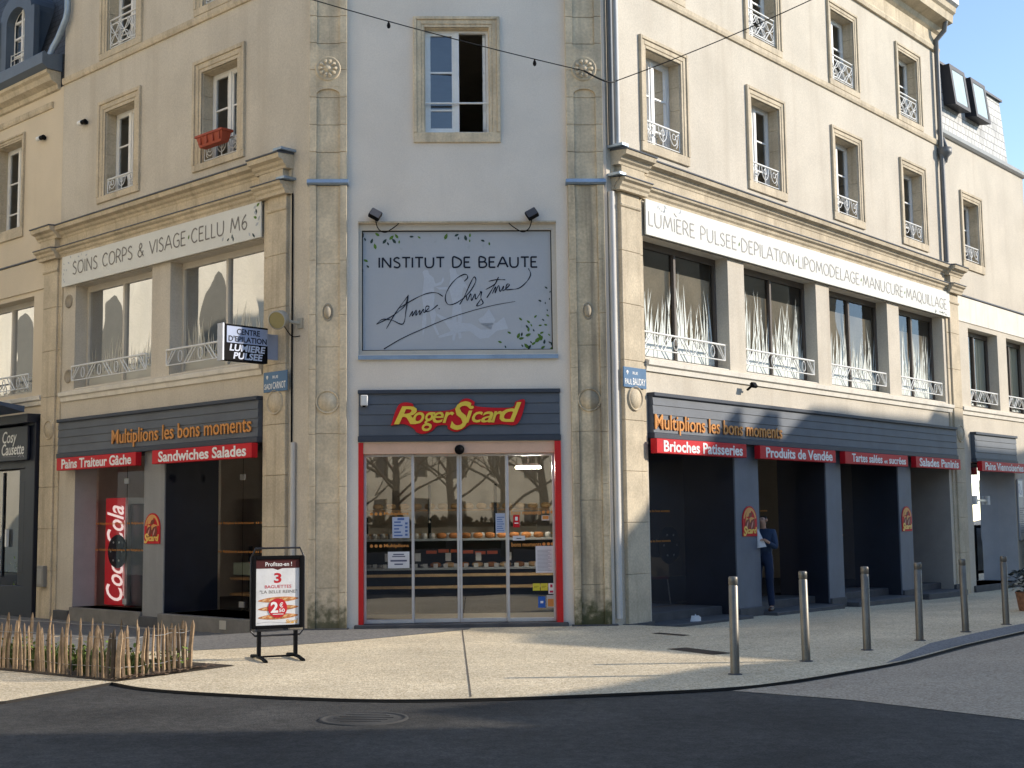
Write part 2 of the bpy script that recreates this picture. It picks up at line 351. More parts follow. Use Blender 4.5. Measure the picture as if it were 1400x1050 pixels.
def smooth3(pts, n=5):
    P = [Vector(p) for p in pts]; out = []
    for i in range(len(P)-1):
        a = P[max(i-1, 0)]; b = P[i]; c = P[i+1]; d = P[min(i+2, len(P)-1)]
        for q in range(n):
            t = q/n; out.append(.5*((2*b)+(c-a)*t+(2*a-5*b+4*c-d)*t*t+(3*b-a-3*c+d)*t**3))
    out.append(P[-1]); return out
def wide_window(parent, M, u0, u1, z0, z1, o, fm, gm, seed, tall=.62, filmmat=None, side=0):
    mb = MB(); fw = .06; mid = (u0+u1)/2
    mb.bx(u0, u0+fw, o-.08, o, z0, z1); mb.bx(u1-fw, u1, o-.08, o, z0, z1); mb.bx(u0+fw, u1-fw, o-.08, o, z1-.11, z1); mb.bx(u0+fw, u1-fw, o-.08, o, z0, z0+.06); mb.bx(mid-.03, mid+.03, o-.07, o+.01, z0+.06, z1-.11)
    w_ = mb.build('window', fm, parent, M)
    for a, b in ((u0+fw, mid-.03), (mid+.03, u1-fw)):
        MB().quad((a, -o+.04, z0+.06), (b, -o+.04, z0+.06), (b, -o+.04, z1-.11), (a, -o+.04, z1-.11)).build('pane', gm, w_)
    rnd = random.Random(seed); g = MB()
    for a, b in ((u0+fw, mid-.03), (mid+.03, u1-fw)):
        H = (z1-z0-.2)*tall; n = 34
        for i in range(n):
            x = a+.03+(b-a-.06)*(i+rnd.random()*.8)/n; t_ = (x-a)/(b-a)
            env = .55+.45*abs(math.sin(t_*2.4+seed*1.7)); h = H*env*(.35+.65*rnd.random()**.8); bend = (rnd.random()-.42)*.34*h; ww = .022+.026*rnd.random()
            pts = []
            for k in range(9):
                s = k/8; pts.append((min(max(x+bend*s**1.8, a+.004), b-.004), z0+.07+h*s*(1-.06*abs(bend)*s), ww*(.75+.9*s-1.62*s*s) if s < 1 else .001))
            g.add([(p[0]-p[2]/2, -o+.036, p[1]) for p in pts]+[(p[0]+p[2]/2, -o+.036, p[1]) for p in pts], [(k, k+1, 10+k, 9+k) for k in range(8)])
    if tall > .1:
        for a, b in ((u0+fw, mid-.03), (mid+.03, u1-fw)):
            q = [(a+(b-a)*k/24, z0+.07+(z1-z0-.2)*tall*(.12+.10*rnd.random())) for k in range(25)]
            g.add([(x, -o+.0365, z0+.065) for x, z in q]+[(x, -o+.0365, z) for x, z in q], [(k, k+1, 26+k, 25+k) for k in range(24)])
    g.build('grass_film', filmmat, w_)
    return w_

# ================================================================== GROUND
def sstep(a, b, x):
    t = min(1, max(0, (x-a)/(b-a))); return t*t*(3-2*t)
MLi, MRi = ML.inverted(), MR.inverted()
def zf(x, y):                                    # the pavement dips a little towards the two side facades
    l = MLi @ Vector((x, y, 0)); r = MRi @ Vector((x, y, 0)); z = 0
    if l.x < 0: z -= .15*sstep(0, -2.0, l.x)*(1-sstep(.3, 3.2, -l.y))
    if r.x > 0: z -= (.11*sstep(0, 1.5, r.x)+.09*sstep(2, 14, r.x))*(1-sstep(.3, 3.6, -r.y))
    return z
def sheet(name, pts, mat, dz, thick=0, step=.5, follow=True):
    bm = bmesh.new(); vs = [bm.verts.new((p[0], p[1], 0)) for p in pts]; bm.faces.new(vs)
    if follow:
        for ax in (0, 1):
            lo = min(p[ax] for p in pts); hi = max(p[ax] for p in pts); k = math.ceil(lo/step)*step
            while k < hi:
                if -8.5 < k < 33 if ax else -14 < k < 18:
                    bmesh.ops.bisect_plane(bm, geom=bm.verts[:]+bm.edges[:]+bm.faces[:], plane_co=(k, 0, 0) if ax == 0 else (0, k, 0), plane_no=(1, 0, 0) if ax == 0 else (0, 1, 0))
                k += step
    for v in bm.verts: v.co.z = (zf(v.co.x, v.co.y) if follow else 0)+dz
    bmesh.ops.recalc_face_normals(bm, faces=bm.faces)
    for f in bm.faces:
        if f.normal.z < 0: f.normal_flip()
    if thick:
        be = [e for e in bm.edges if e.is_boundary]; r = bmesh.ops.extrude_edge_only(bm, edges=be)
        for v in r['geom']:
            if isinstance(v, bmesh.types.BMVert): v.co.z -= thick
        bm.normal_update()
    for f in bm.faces:
        if thick and abs(f.normal.z) < .2 and f.calc_area() > 0: f.material_index = 1
    me = bpy.data.meshes.new(name); bm.to_mesh(me); bm.free(); me.materials.append(mat)
    if thick: me.materials.append(flat('steel_edging', (.03, .026, .022), .8))
    return link(bpy.data.objects.new(name, me))
def aggregate(name, a, b, c, scale=55, contrast=1., patch=.12):
    m = bpy.data.materials.new(name); t, n, l = nodes(m); bs = n['Principled BSDF']; g = n.new('ShaderNodeNewGeometry')
    v = n.new('ShaderNodeTexVoronoi'); v.inputs['Scale'].default_value = scale; l.new(g.outputs['Position'], v.inputs['Vector'])
    r = n.new('ShaderNodeValToRGB'); e = r.color_ramp.elements; e[0].color = (*a, 1); e[1].color = (*c, 1); e[0].position = .1; e[1].position = .85
    q = e.new(.45); q.color = (*b, 1)
    sx = n.new('ShaderNodeSeparateColor'); l.new(v.outputs['Color'], sx.inputs[0]); l.new(sx.outputs[0], r.inputs[0])
    nz = n.new('ShaderNodeTexNoise'); nz.inputs['Scale'].default_value = .7; nz.inputs['Detail'].default_value = 6; l.new(g.outputs['Position'], nz.inputs['Vector'])
    mr = n.new('ShaderNodeMapRange'); mr.inputs[1].default_value = .3; mr.inputs[2].default_value = .7; mr.inputs[3].default_value = 1-patch; mr.inputs[4].default_value = 1+patch; l.new(nz.outputs[0], mr.inputs[0])
    n2 = n.new('ShaderNodeTexNoise'); n2.inputs['Scale'].default_value = 9; n2.inputs['Detail'].default_value = 5; l.new(g.outputs['Position'], n2.inputs['Vector'])
    m2 = n.new('ShaderNodeMapRange'); m2.inputs[1].default_value = .3; m2.inputs[2].default_value = .7; m2.inputs[3].default_value = 1-patch*.7; m2.inputs[4].default_value = 1+patch*.7; l.new(n2.outputs[0], m2.inputs[0])
    mu = n.new('ShaderNodeMath'); mu.operation = 'MULTIPLY'; l.new(mr.outputs[0], mu.inputs[0]); l.new(m2.outputs[0], mu.inputs[1])
    s = n.new('ShaderNodeVectorMath'); s.operation = 'SCALE'; l.new(r.outputs[0], s.inputs[0]); l.new(mu.outputs[0], s.inputs['Scale']); l.new(s.outputs[0], bs.inputs['Base Color'])
    bs.inputs['Roughness'].default_value = .85; bs.inputs['Specular IOR Level'].default_value = .3
    bp = n.new('ShaderNodeBump'); bp.inputs['Strength'].default_value = .5; bp.inputs['Distance'].default_value = .006; l.new(v.outputs['Distance'], bp.inputs['Height']); l.new(bp.outputs[0], bs.inputs['Normal'])
    return m
M_PAVE = aggregate('cream_aggregate', (.42, .335, .21), (.60, .495, .335), (.74, .64, .47), 62, patch=.14)
M_ROADB = aggregate('beige_roadway', (.30, .235, .165), (.40, .32, .235), (.50, .415, .315), 62, patch=.08)
M_ASPH = aggregate('dark_asphalt', (.031, .030, .029), (.043, .041, .038), (.062, .059, .054), 75, patch=.38)
M_GREYA = aggregate('grey_aggregate', (.12, .118, .113), (.165, .16, .15), (.21, .20, .19), 40, patch=.1)
M_KERB = aggregate('granite_kerb', (.14, .14, .145), (.19, .19, .195), (.25, .25, .25), 60, patch=.08)
M_IRON = flat('cast_iron', (.055, .053, .05), .8, 0, .2, bump=.3)
M_DRAIN = flat('rusty_iron', (.06, .042, .03), .8, .1, .25)
KERB = [(-4.15, 13.87), (-3.6, 13.3), (-2.6, 12.76), (-1.4, 12.33), (-.43, 12.28), (.85, 12.5), (2.02, 12.84), (2.75, 13.35), (3.6, 14.2), (4.35, 15.02), (5.6, 16.75), (7.07, 18.62), (16.2, 29.4), (30, 46)]
def bez(pts, n=5): return [(p.x, p.y) for p in smooth_line(pts, n)]
kerb_line = bez(KERB[:11], 5) + KERB[11:]
LEFT_EDGE = [(-4.15, 13.87), (-4.72, 12.5), (-9, 9.2), (-30, -4)]
tag(sheet('ground', [(-400, -400), (400, -400), (400, 390), (30.2, 46.1)] + [(x, y+.03) for x, y in kerb_line[::-1]] + [(-4.74, 12.53), (-9.02, 9.23), (-30.02, -3.97), (-400, -3.97)], M_ASPH, -.028, follow=False), 'dark asphalt ground of the street junction in front of the shop', 'road', kind='structure')
tag(sheet('pavement', kerb_line + [(400, 390), (400, 400), (-400, 400), (-400, -4)] + [(-30, -4), (-9, 9.2), (-4.72, 12.5)], M_PAVE, 0, .3), 'cream exposed aggregate pavement curving round the corner shop', 'pavement', kind='structure')
jp = [Vector(p) for p in kerb_line[:34]]; jm = MB()
for a, b in zip(jp, jp[1:]):
    t_ = (b-a).normalized(); nn = Vector((t_.y, -t_.x))*.028; jm.quad((a.x, a.y, -.0215), (b.x, b.y, -.0215), (b.x+nn.x, b.y+nn.y, -.0215), (a.x+nn.x, a.y+nn.y, -.0215))
tag(jm.build('kerb_joint', flat('tar_joint', (.016, .014, .012), .9)), 'dark tar joint along the curved edge of the pavement', 'joint', kind='structure')
tag(sheet('roadway', [(2.05, 12.78), (3.0, 12.05), (4.02, 10.8), (14, 1), (40, 20), (34, 46), (16.25, 29.35), (7.12, 18.56), (5.65, 16.7), (4.4, 14.97), (3.65, 14.15), (2.8, 13.3)], M_ROADB, -.024, follow=False), 'beige roadway of the side street beside the bollards', 'road', kind='structure')
tag(sheet('grey_strip', [(-6.5, 17.05), (-4.19, 17.15), (-3.2, 17.6), (-2.32, 18.24), (-1.5, 19.1), (-.7, 19.95), (-.65, 20.3), (-3.1, 20.25), (-10, 26.6), (-18, 34), (-30, 34), (-18, 17)], M_GREYA, .004), 'grey strip of ground along the foot of the left facade', 'pavement', kind='structure')  # grey sheet laid just above the cream pavement
kb = [(4.05, 14.75), (4.35, 15.06), (5.6, 16.79), (7.07, 18.66), (16.2, 29.44), (30, 46.04), (29.6, 46.3), (15.85, 29.6), (6.72, 18.9), (5.25, 17.0)]
tag(sheet('kerb', kb, M_KERB, .004), 'grey granite kerb stones along the bollard pavement', 'kerb', kind='structure')
def strip(name, a, b, wd, mat, dz, label, cat):
    a, b = Vector(a), Vector(b); t = (b-a).normalized(); nn = Vector((-t.y, t.x))*wd/2
    return tag(sheet(name, [a+nn, a-nn, b-nn, b+nn], mat, dz), label, cat, kind='structure')
strip('expansion_joint', (-.78, 19.93), (-.41, 12.36), .014, flat('pavement_joint', (.12, .10, .08), .9), .004, 'thin dark joint running across the cream pavement', 'joint')  # the joint's own dark colour, one even tone
for a, b, wd, lb in (((1.98, 18.95), (2.36, 18.5), .16, 'narrow rusty drain grate in the pavement close to the right facade'), ((2.0, 16.7), (2.46, 15.95), .3, 'larger rusty drain grate in the pavement near the first bollard')):
    a, b = Vector(a), Vector(b); t_ = (b-a).normalized(); nn = Vector((-t_.y, t_.x))*wd/2
    tag(sheet('drain_grate', [a+nn, a-nn, b-nn, b+nn], M_DRAIN, .005, follow=True), lb, 'drain grate')
mh = MB(); mh.lathe([(0, .012), (.28, .012), (.30, .006), (.335, .006), (.34, .012), (.37, .012), (.375, 0)], (0, 0, 0), 40)
for i in range(5): mh.bx(-.25+.04*abs(i-2), .25-.04*abs(i-2), -.21+i*.1, -.19+i*.1, .011, .016)
tag(mh.build('manhole_cover', M_IRON, None, T(-1.27, 11.27, -.03)), 'round cast iron manhole cover in the shaded asphalt', 'manhole cover')
# ================================================================== CORNER BUILDING
cb = thing('corner_building', 'four storey cream corner building with stone pilasters and a bakery on the ground floor', 'building', T(-.8, 22.4, 0))
UP_R = [(1.16, 2.22), (4.60, 5.66), (7.98, 9.02), (11.28, 12.30)]
UP_L = [(-2.98, -1.93), (-6.15, -5.13)]
B1_R = [(.91, 3.6), (4.16, 6.91), (7.47, 10.15), (10.74, 13.13)]
B1_L = [(-7.12, -4.45), (-3.87, -1.15)]
Z2, Z3 = (7.78, 9.40), (10.58, 12.10)
hl = [(a, b, *Z2, .3) for a, b in UP_L] + [(a, b, *Z3, .3) for a, b in UP_L] + [(a, b, 4.2, 6.2, .3) for a, b in B1_L] + [(-7.0, -4.58, .1, 2.9, .5), (-3.94, -1.15, .1, 2.9, 1.15)]
hr = [(a, b, *Z2, .3) for a, b in UP_R] + [(a, b, *Z3, .3) for a, b in UP_R] + [(a, b, 4.2, 6.2, .3) for a, b in B1_R] + [(.99, 3.62, -.45, 2.9, .01), (4.42, 7.03, -.45, 2.9, .01), (7.65, 10.33, -.45, 2.9, .01), (10.96, 13.12, -.45, 2.9, .01)]
m = MB(); wall(m, -7.75, -.001, -.5, 13.2, hl); m.build('wall', PL, cb, ML)
m = MB(); wall(m, 0, 13.38, -.5, 13.2, hr); m.build('wall', PL, cb, MR)
m = MB(); wall(m, 0, 4.662, -.3, 13.2, [(1.8, 2.83, 7.70, 9.42, .3), (.76, 3.85, 4.18, 6.25, .16), (.76, 3.87, .0, 2.82, .3)]); m.build('wall', PF, cb, MF)
# body behind the facades: party walls, floors, roof
def wpt(M, u, o): p = M @ Vector((u, -o, 0)); return (p.x, p.y)
foot = [wpt(ML, -7.75, 0), wpt(MF, 0, 0), wpt(MF, 4.662, 0), wpt(MR, 13.38, 0), wpt(MR, 13.38, -9), (0, 37), wpt(ML, -7.75, -9)]
m = MB()
for i in (3, 4, 5, 6):
    a, b = foot[i], foot[(i+1) % 7]; m.quad((*a, -.3), (*b, -.3), (*b, 13.2), (*a, 13.2))
m.build('party_wall', INTW, cb, I4)
def inset(pts, d):
    c = Vector((sum(p[0] for p in pts)/len(pts), sum(p[1] for p in pts)/len(pts)))
    return [tuple(c+(Vector(p)-c)*(1-d/ max(1, (Vector(p)-c).length))) for p in pts]
fi = inset(foot, .03)
for z0, z1 in ((3.15, 3.45), (6.85, 7.15), (9.8, 10.1), (12.9, 13.15)):
    m = MB(); n7 = len(fi); m.add([(*p, z0) for p in fi]+[(*p, z1) for p in fi], [tuple(range(n7))[::-1], tuple(range(n7, 2*n7))]+[(i, (i+1) % n7, n7+(i+1) % n7, n7+i) for i in range(n7)])
    m.build('floor_slab', INTW, cb, I4)
m = MB(); cc = (0, 27); ro = inset(foot, -.25)
m.add([(*p, 13.95) for p in ro]+[tuple(list(Vector(p)*.45+Vector(cc)*.55)+[17.2]) for p in ro], [(i, (i+1) % 7, 7+(i+1) % 7, 7+i) for i in range(7)]+[tuple(range(7, 14))])
m.build('roof', flat('roof_slate', (.07, .08, .1), .7, 0, .2, bump=.3), cb, I4)
# eaves cornice
for M, a, b in ((ML, -7.9, .2), (MF, -.1, 4.76), (MR, -.2, 13.55)):
    m = MB().prof(a, b, [(-.1, 12.62), (.06, 12.62), (.08, 12.7), (.05, 12.76), (.05, 13.05), (.12, 13.1), (.16, 13.2), (.42, 13.27), (.44, 13.45), (.5, 13.5), (.52, 13.62), (-.1, 13.66)])
    m.build('eaves_cornice', ST, cb, M)
    m = MB().prof(a-.03, b+.03, [(-.1, 13.66), (.52, 13.625), (.58, 13.68), (.58, 13.86), (.55, 13.88), (.5, 13.76), (-.1, 13.97)]); m.build('gutter', flat('grey_zinc', (.34, .35, .35), .5, .3, .15), cb, M)
# string course
for M, a, b in ((ML, -7.75, 0), (MR, .0, 13.38)):
    MB().prof(a, b, [(-.02, 10.3), (.035, 10.31), (.05, 10.36), (.05, 10.43), (-.02, 10.45)]).build('string_course', ST, cb, M)
# entablature over the first floor
def entab(M, u0, u1, ears):
    lo = [(-.02, 6.80), (.04, 6.80), (.05, 6.85), (.08, 6.88), (.09, 6.92), (.14, 6.95), (.15, 6.985), (-.02, 7.0)]
    hi = [(-.02, 7.20), (.04, 7.20), (.05, 7.24), (.09, 7.27), (.11, 7.31), (.19, 7.34), (.21, 7.41), (-.02, 7.43)]
    e = sorted(ears); spans = []; x = u0
    for a, b in e:
        if a > x: spans.append((x, a, 0))
        spans.append((a, b, .11)); x = b
    if x < u1: spans.append((x, u1, 0))
    m1, m2, m3 = MB(), MB(), MB()
    for a, b, k in spans:
        ex = .0 if not k else .07
        sh = lambda P, k=k: [(o+k if o > 0 else o, z) for o, z in P]
        m1.prof(a-ex, b+ex, sh(lo)); m1.prof(a-ex*1.4, b+ex*1.4, sh(hi))
        m2.bx(a, b, -.02, .03+k, 7.0, 7.2)
        m3.prof(a-ex*1.5, b+ex*1.5, sh([(-.02, 7.432), (.225, 7.415), (.23, 7.435), (-.02, 7.47)])); m3.prof(a-ex, b+ex, sh([(.029, 7.001), (.165, 6.987), (.165, 7.002), (.029, 7.02)]))
    m1.build('cornice', ST, cb, M); m2.build('frieze', ST, cb, M); m3.build('lead_capping', LEAD, cb, M)
entab(ML, -8.28, -.42, [(-8.28, -7.72), (-1.12, -.5)])
entab(MR, .12, 13.95, [(.22, .86), (13.38, 13.95)])
for M, a, b in ((ML, -.55, -.34), (MR, .03, .2)):
    MB().bx(a, b, -.02, .3, 7.46, 7.5).build('zinc_cap', ZINC, cb, M); MB().bx(a, b, -.02, .24, 7.005, 7.045).build('zinc_cap', ZINC, cb, M)
# side pilasters
def blocks(mb, u0, u1, o0, o1, zs, gap=.004):
    for a, b in zip(zs, zs[1:]): mb.bx(u0, u1, o0, o1, a+gap, b)
def side_pilaster(M, a, b, stepside, mat, zb):
    mb = MB(); zs = [zb, .75, 1.55, 2.35, 3.15, 4.1, 5.0, 5.85, 6.8]
    blocks(mb, a, b, -.02, .07, zs)
    s0, s1 = (b, b+.13) if stepside > 0 else (a-.15, a)
    blocks(mb, s0, s1, -.02, .03, zs)
    mb.prof(a-.02, b+.02, [(.06, 6.55), (.09, 6.56), (.1, 6.6), (.06, 6.62)])
    return mb.build('pilaster', mat, cb, M, .008)
def ring_boss(M, u, z, r, o, mat):
    MB().lathe([(0, .022), (r*.76, .022), (r*.78, .008), (r*.86, .008), (r*.88, .03), (r*.97, .03), (r, .0)], (u, -o, z), 36, 'y').build('roundel', mat, cb, M)
p_ = side_pilaster(ML, -.98, -.5, -1, ST, -.3); ring_boss(ML, -.75, 3.5, .2, .07, ST)
p_ = side_pilaster(ML, -8.25, -7.72, 1, ST, -.3); ring_boss(ML, -7.9, 3.46, .19, .07, ST)
p_ = side_pilaster(MR, .28, .80, 1, ST, -.3); ring_boss(MR, .55, 3.5, .2, .07, ST)
p_ = side_pilaster(MR, 13.42, 13.95, -1, ST, -.4); ring_boss(MR, 13.72, 3.5, .2, .07, ST)
# tall front pilasters with sunk panels, rosettes and cartouches
def front_pilaster(a, b, lower, upper):
    ia, ib = a+.11, b-.11; zs = [-.2, .55, 1.35, 2.15, 2.95, 3.95, 4.8, 5.65, 6.84]
    m = MB()
    for u0, u1, o in ((a, ia, .09), (ib, b, .09)): blocks(m, u0, u1, -.02, o, zs)
    blocks(m, ia, ib, -.02, .055, [-.2, .62, 1.9, 2.96, 4.3, 5.6, 6.84]); m.build('pilaster', lower, cb, MF, .005)
    m = MB(); zz = [6.93+.44*i for i in range(15)]
    for u0, u1 in ((a, ia), (ib, b)): blocks(m, u0, u1, -.02, .09, zz, .008)
    c = (ia+ib)/2; h = (ib-ia)/2
    def arch_panel(z0, z1):                     # raised field between sunk panels with concave ends
        m.bx(ia, ib, -.02, .09, z0, z1)
    blocks(m, ia, ib, -.02, .05, [6.93, 7.37, 7.81, 8.25, 8.42], .008); blocks(m, ia, ib, -.02, .05, [9.0, 9.13, 9.57, 10.01, 10.45, 10.9, 11.5, 12.2, 12.6], .008)
    N = 12
    for zc, sg in ((8.42, -1), (9.0, 1)):       # curved cheeks closing the sunk panels
        pts = [(ia, zc), (ib, zc)] if sg < 0 else [(ib, zc), (ia, zc)]
        arc = [(c+h*math.cos(t*math.pi/N)*(1 if sg < 0 else -1), zc+sg*(.13-.10*math.sin(t*math.pi/N))) for t in range(N+1)]
        m.poly(pts+arc, .0, .088)
    m.bx(ia, ib, -.02, .09, 8.42, 9.0); m.build('pilaster', upper, cb, MF, .008)
    # rosette
    r = MB(); zc = 8.71; r.lathe([(0, .05), (.04, .05), (.05, .02), (.16, .012), (.185, .03), (.2, 0)], (c, -.09, zc), 28, 'y')
    for i in range(10):
        t = i*math.pi/5; L = .1; cx_, cz_ = c+math.cos(t)*.105, zc+math.sin(t)*.105
        pts = [(cx_+L*.5*q*math.cos(t)-w_*math.sin(t), -.09-hh, cz_+L*.5*q*math.sin(t)+w_*math.cos(t)) for q, w_, hh in ((-1, 0, .02), (-.2, .022, .03), (.6, .03, .035), (1, 0, .03), (.6, -.03, .035), (-.2, -.022, .03))]
        r.add(pts+[(cx_, -.09-.055, cz_)], [(k, (k+1) % 6, 6) for k in range(6)])
    r.build('rosette', upper, cb, MF)
    g = MB(); g.lathe([(0, .06), (.03, .055), (.05, .035), (.06, 0)], (0, 0, 0), 16, 'y')
    g.v = [(x, y, z*1.75) for x, y, z in g.v]; g.lathe([(.066, .0), (.075, .02), (.085, .0)], (0, 0, 0), 20, 'y'); k0 = len(g.v)-60
    g.v = g.v[:k0]+[(x, y, z*1.7) for x, y, z in g.v[k0:]]; g.v = [(x+c, y-.055, z+4.84) for x, y, z in g.v]
    g.build('cartouche', flat('worn_pale_stone', (.42, .36, .27), .95, 0, .25), cb, MF); ring_boss(MF, c, 3.45, .185, .055, lower)
    MB().prof(a-.03, b+.03, [(-.02, 6.845), (.11, 6.845), (.14, 6.87), (.13, 6.925), (-.02, 6.93)]).build('zinc_ledge', ZINC, cb, MF)
front_pilaster(.0, .585, SG, SG); front_pilaster(4.04, 4.61, SD, SG)
# upper windows
for i, (a, b) in enumerate(UP_R):
    surround(cb, MR, a, b, *Z2, .19, .16); casement(cb, MR, a, b, *Z2, -.24, 3, open_right=False); guard_rail(cb, MR, a+.02, b-.02, 7.84, .34, -.04, 'swag')
    surround(cb, MR, a, b, *Z3, .17, .13); casement(cb, MR, a, b, *Z3, -.24, 3); guard_rail(cb, MR, a+.02, b-.02, 10.66, .5, -.04, 'lattice')
for i, (a, b) in enumerate(UP_L):
    surround(cb, ML, a, b, *Z2, .23, .12); casement(cb, ML, a, b, *Z2, -.23, 3); guard_rail(cb, ML, a+.02, b-.02, 7.84, .26, -.06, 'swag')
    surround(cb, ML, a, b, *Z3, .23, .13); casement(cb, ML, a, b, *Z3, -.23, 3); guard_rail(cb, ML, a+.02, b-.02, 10.66, .55, -.06, 'lattice')
surround(cb, MF, 1.8, 2.83, 7.70, 9.42, .17, .16, SG); casement(cb, MF, 1.8, 2.83, 7.70, 9.42, -.12, 3, open_right=True, gm=glass('blue_sky_glass', .12, 1., (.5, .55, .6)))
MB().tube([(1.8, .06, 8.2), (2.83, .06, 8.2)], .016, 8).build('guard_bar', WH, cb, MF)
# first floor: wide windows, sills, piers
FILM_R = film('etched_film', (.74, .79, .75), .95); FILM_L = film('faint_etched_film', (.8, .77, .66), .5)
for i, (a, b) in enumerate(B1_R):
    wide_window(cb, MR, a, b, 4.22, 6.2, -.25, BRN, GB, i+1, .95, FILM_R); guard_rail(cb, MR, a+.02, b-.12, 4.36, .27, -.03, 'long')
    MB().quad((a, .36, 4.1), (b, .36, 4.1), (b, .36, 5.82-.07*(i % 2)), (a, .36, 5.82-.07*(i % 2))).build('blind', surf('brown_blind', (.62, .53, .39), .9, .15, 1.2, .05, 30, bump=.1), cb, MR)
    MB().bx(a, b, -.3, -.02, 4.14, 4.215).build('window_ledge', SILL, cb, MR)
for i, (a, b) in enumerate(B1_L):
    wide_window(cb, ML, a, b, 4.22, 6.2, -.25, CRM, GR, i+7, .6, FILM_L); guard_rail(cb, ML, a-.04, b-.1, 4.36, .27, .03, 'long')
    MB().bx(a, b, -.3, -.02, 4.14, 4.215).build('window_ledge', SILL, cb, ML)
for M, a, b in ((ML, -7.55, -1.16), (MR, .94, 13.4)):
    MB().prof(a, b, [(-.01, 3.98), (.035, 3.98), (.05, 4.06), (.09, 4.08), (.1, 4.15), (-.01, 4.18)]).build('sill_band', SILL, cb, M)
for u, z in ((-7.36, 5.92), (-7.33, 4.46)):
    MB().lathe([(0, .012), (.1, .012), (.105, .02), (.13, .02), (.135, 0)], (u, 0, z), 24, 'y').build('wall_vent', flat('vent_grey', (.3, .26, .2), .7, 0, .2), cb, ML)
# big frosted window frame on the front
m = MB(); u0, u1, z0, z1 = .76, 3.85, 4.18, 6.25
m.bx(u0, u0+.05, -.14, -.04, z0, z1); m.bx(u1-.07, u1, -.14, -.04, z0, z1); m.bx(u0+.05, u1-.07, -.14, -.04, z1-.10, z1); m.bx(u0+.05, u1-.07, -.14, -.04, z0, z0+.07)
fw_ = m.build('window', CRM, cb, MF)
MB().quad((u0+.05, .1, z0+.07), (u1-.07, .1, z0+.07), (u1-.07, .1, z1-.1), (u0+.05, .1, z1-.1)).build('pane', FROST, fw_)
m = MB()
for a in ((u0+.05, .0), ): m.bx(u0+.05, u1-.07, -.1, -.085, z0+.07, z0+.085); m.bx(u0+.05, u1-.07, -.1, -.085, z1-.112, z1-.1); m.bx(u0+.05, u0+.062, -.1, -.085, z0+.085, z1-.112); m.bx(u1-.082, u1-.07, -.1, -.085, z0+.085, z1-.112)
m.build('gasket', BLK, fw_)
MB().prof(u0-.0, u1+.0, [(-.14, 4.12), (.06, 4.1), (.06, 4.16), (-.14, 4.2)]).build('zinc_sill', ZINC, cb, MF)
MB().bx(u0, u1, -.0, .045, 6.25, 6.275).build('drip_moulding', ST, cb, MF)
# ground floor shell of the shop
m = MB().bx(.05, 13.3, -9, -1.2, .04, .1); m.build('shop_floor', STEP, cb, MR)
m = MB().bx(-7.6, -.1, -6.5, -1.2, .03, .09); m.build('shop_floor', STEP, cb, ML)
m = MB().bx(.3, 4.4, -7, -.32, .05, .11); m.build('shop_floor', flat('shop_tiles', (.3, .26, .21), .4), cb, MF)
m = MB().bx(-.3, 5.0, -6.6, -6.4, .1, 3.1); m.build('partition', INTW, cb, MF)
# shop openings of the side facades: recess cheeks, soffits, piers, steps, glass
def recess(M, a, b, d, cheek_l, cheek_r, parent=cb, zb=.1, zt=2.9, dark=NAVY):
    MB().bx(a-.02, a+.003, -d, -.002, zb, zt).build('recess_cheek', cheek_l, parent, M)
    MB().bx(b-.003, b+.02, -d, -.002, zb, zt).build('recess_cheek', cheek_r, parent, M)
    MB().bx(a+.003, b-.003, -d, -.002, zt-.03, zt+.0).build('recess_soffit', dark, parent, M)
def shopglass(M, a, b, d, z0, z1, lines, glassm=GS, splits=(), seed=0, fittings=True):
    g = MB().quad((a, d, z0), (b, d, z0), (b, d, z1), (a, d, z1)).build('shop_window', glassm, cb, M)
    s = MB(); rnd = random.Random(seed)
    for z in lines:                             # band of orange lettering on the glass
        x = a+.04
        while x < b-.8:
            for q in (0, .06): s.lathe([(0, .002), (.02, .002)], (x+q, d-.003, z+.02), 10, 'y')
            text_mb(s, 'Multiplions les bons moments', x+.12, min(x+1.02, b-.02), z-.012, z+.045, -d+.003, .001, .012); x += 1.1
    s.build('lettering_band', ORG, g)
    if fittings:
        f = MB()
        for x in splits:
            for z in (z0+.06, z1-.5): f.bx(x-.07, x+.07, -d+.001, -d+.02, z, z+.1)
        f.build('door_fitting', ALU, g)
    for x in splits: MB().bx(x-.004, x+.004, -d-.002, -d+.003, z0, z1).build('glass_joint', BLK, g)
    return g
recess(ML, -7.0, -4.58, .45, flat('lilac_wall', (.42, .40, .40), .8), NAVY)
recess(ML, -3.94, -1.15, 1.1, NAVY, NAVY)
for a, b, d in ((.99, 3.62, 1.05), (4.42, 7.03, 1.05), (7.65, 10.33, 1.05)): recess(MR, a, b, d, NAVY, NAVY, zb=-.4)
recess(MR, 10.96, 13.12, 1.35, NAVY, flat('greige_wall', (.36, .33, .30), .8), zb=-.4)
shopglass(ML, -7.0, -4.58, .45, .1, 2.87, (1.13, 1.62), glass('clear_shop_glass', .04, .8, (.92, .92, .92), .004, .5), splits=(-5.9,), seed=1)
shopglass(ML, -3.94, -1.15, 1.1, .1, 2.87, (1.1, 1.6), GD, splits=(-3.2, -2.2), seed=2)
for i, (a, b) in enumerate(((.99, 3.62), (4.42, 7.03), (7.65, 10.33), (10.96, 13.12))):
    shopglass(MR, a, b, 1.05 if i < 3 else 1.35, .1, 2.87, (1.2, 1.72), GD, splits=(a+.5,), seed=3+i)
m = MB().bx(-4.585, -3.935, -.02, .012, -.05, 2.88); m.build('shop_pier', surf('grey_pier_paint', (.24, .245, .25), .6, .06, 2, .03, 40, streak=.2, streakcol=(.34, .34, .34), bump=.06), cb, ML, .006)
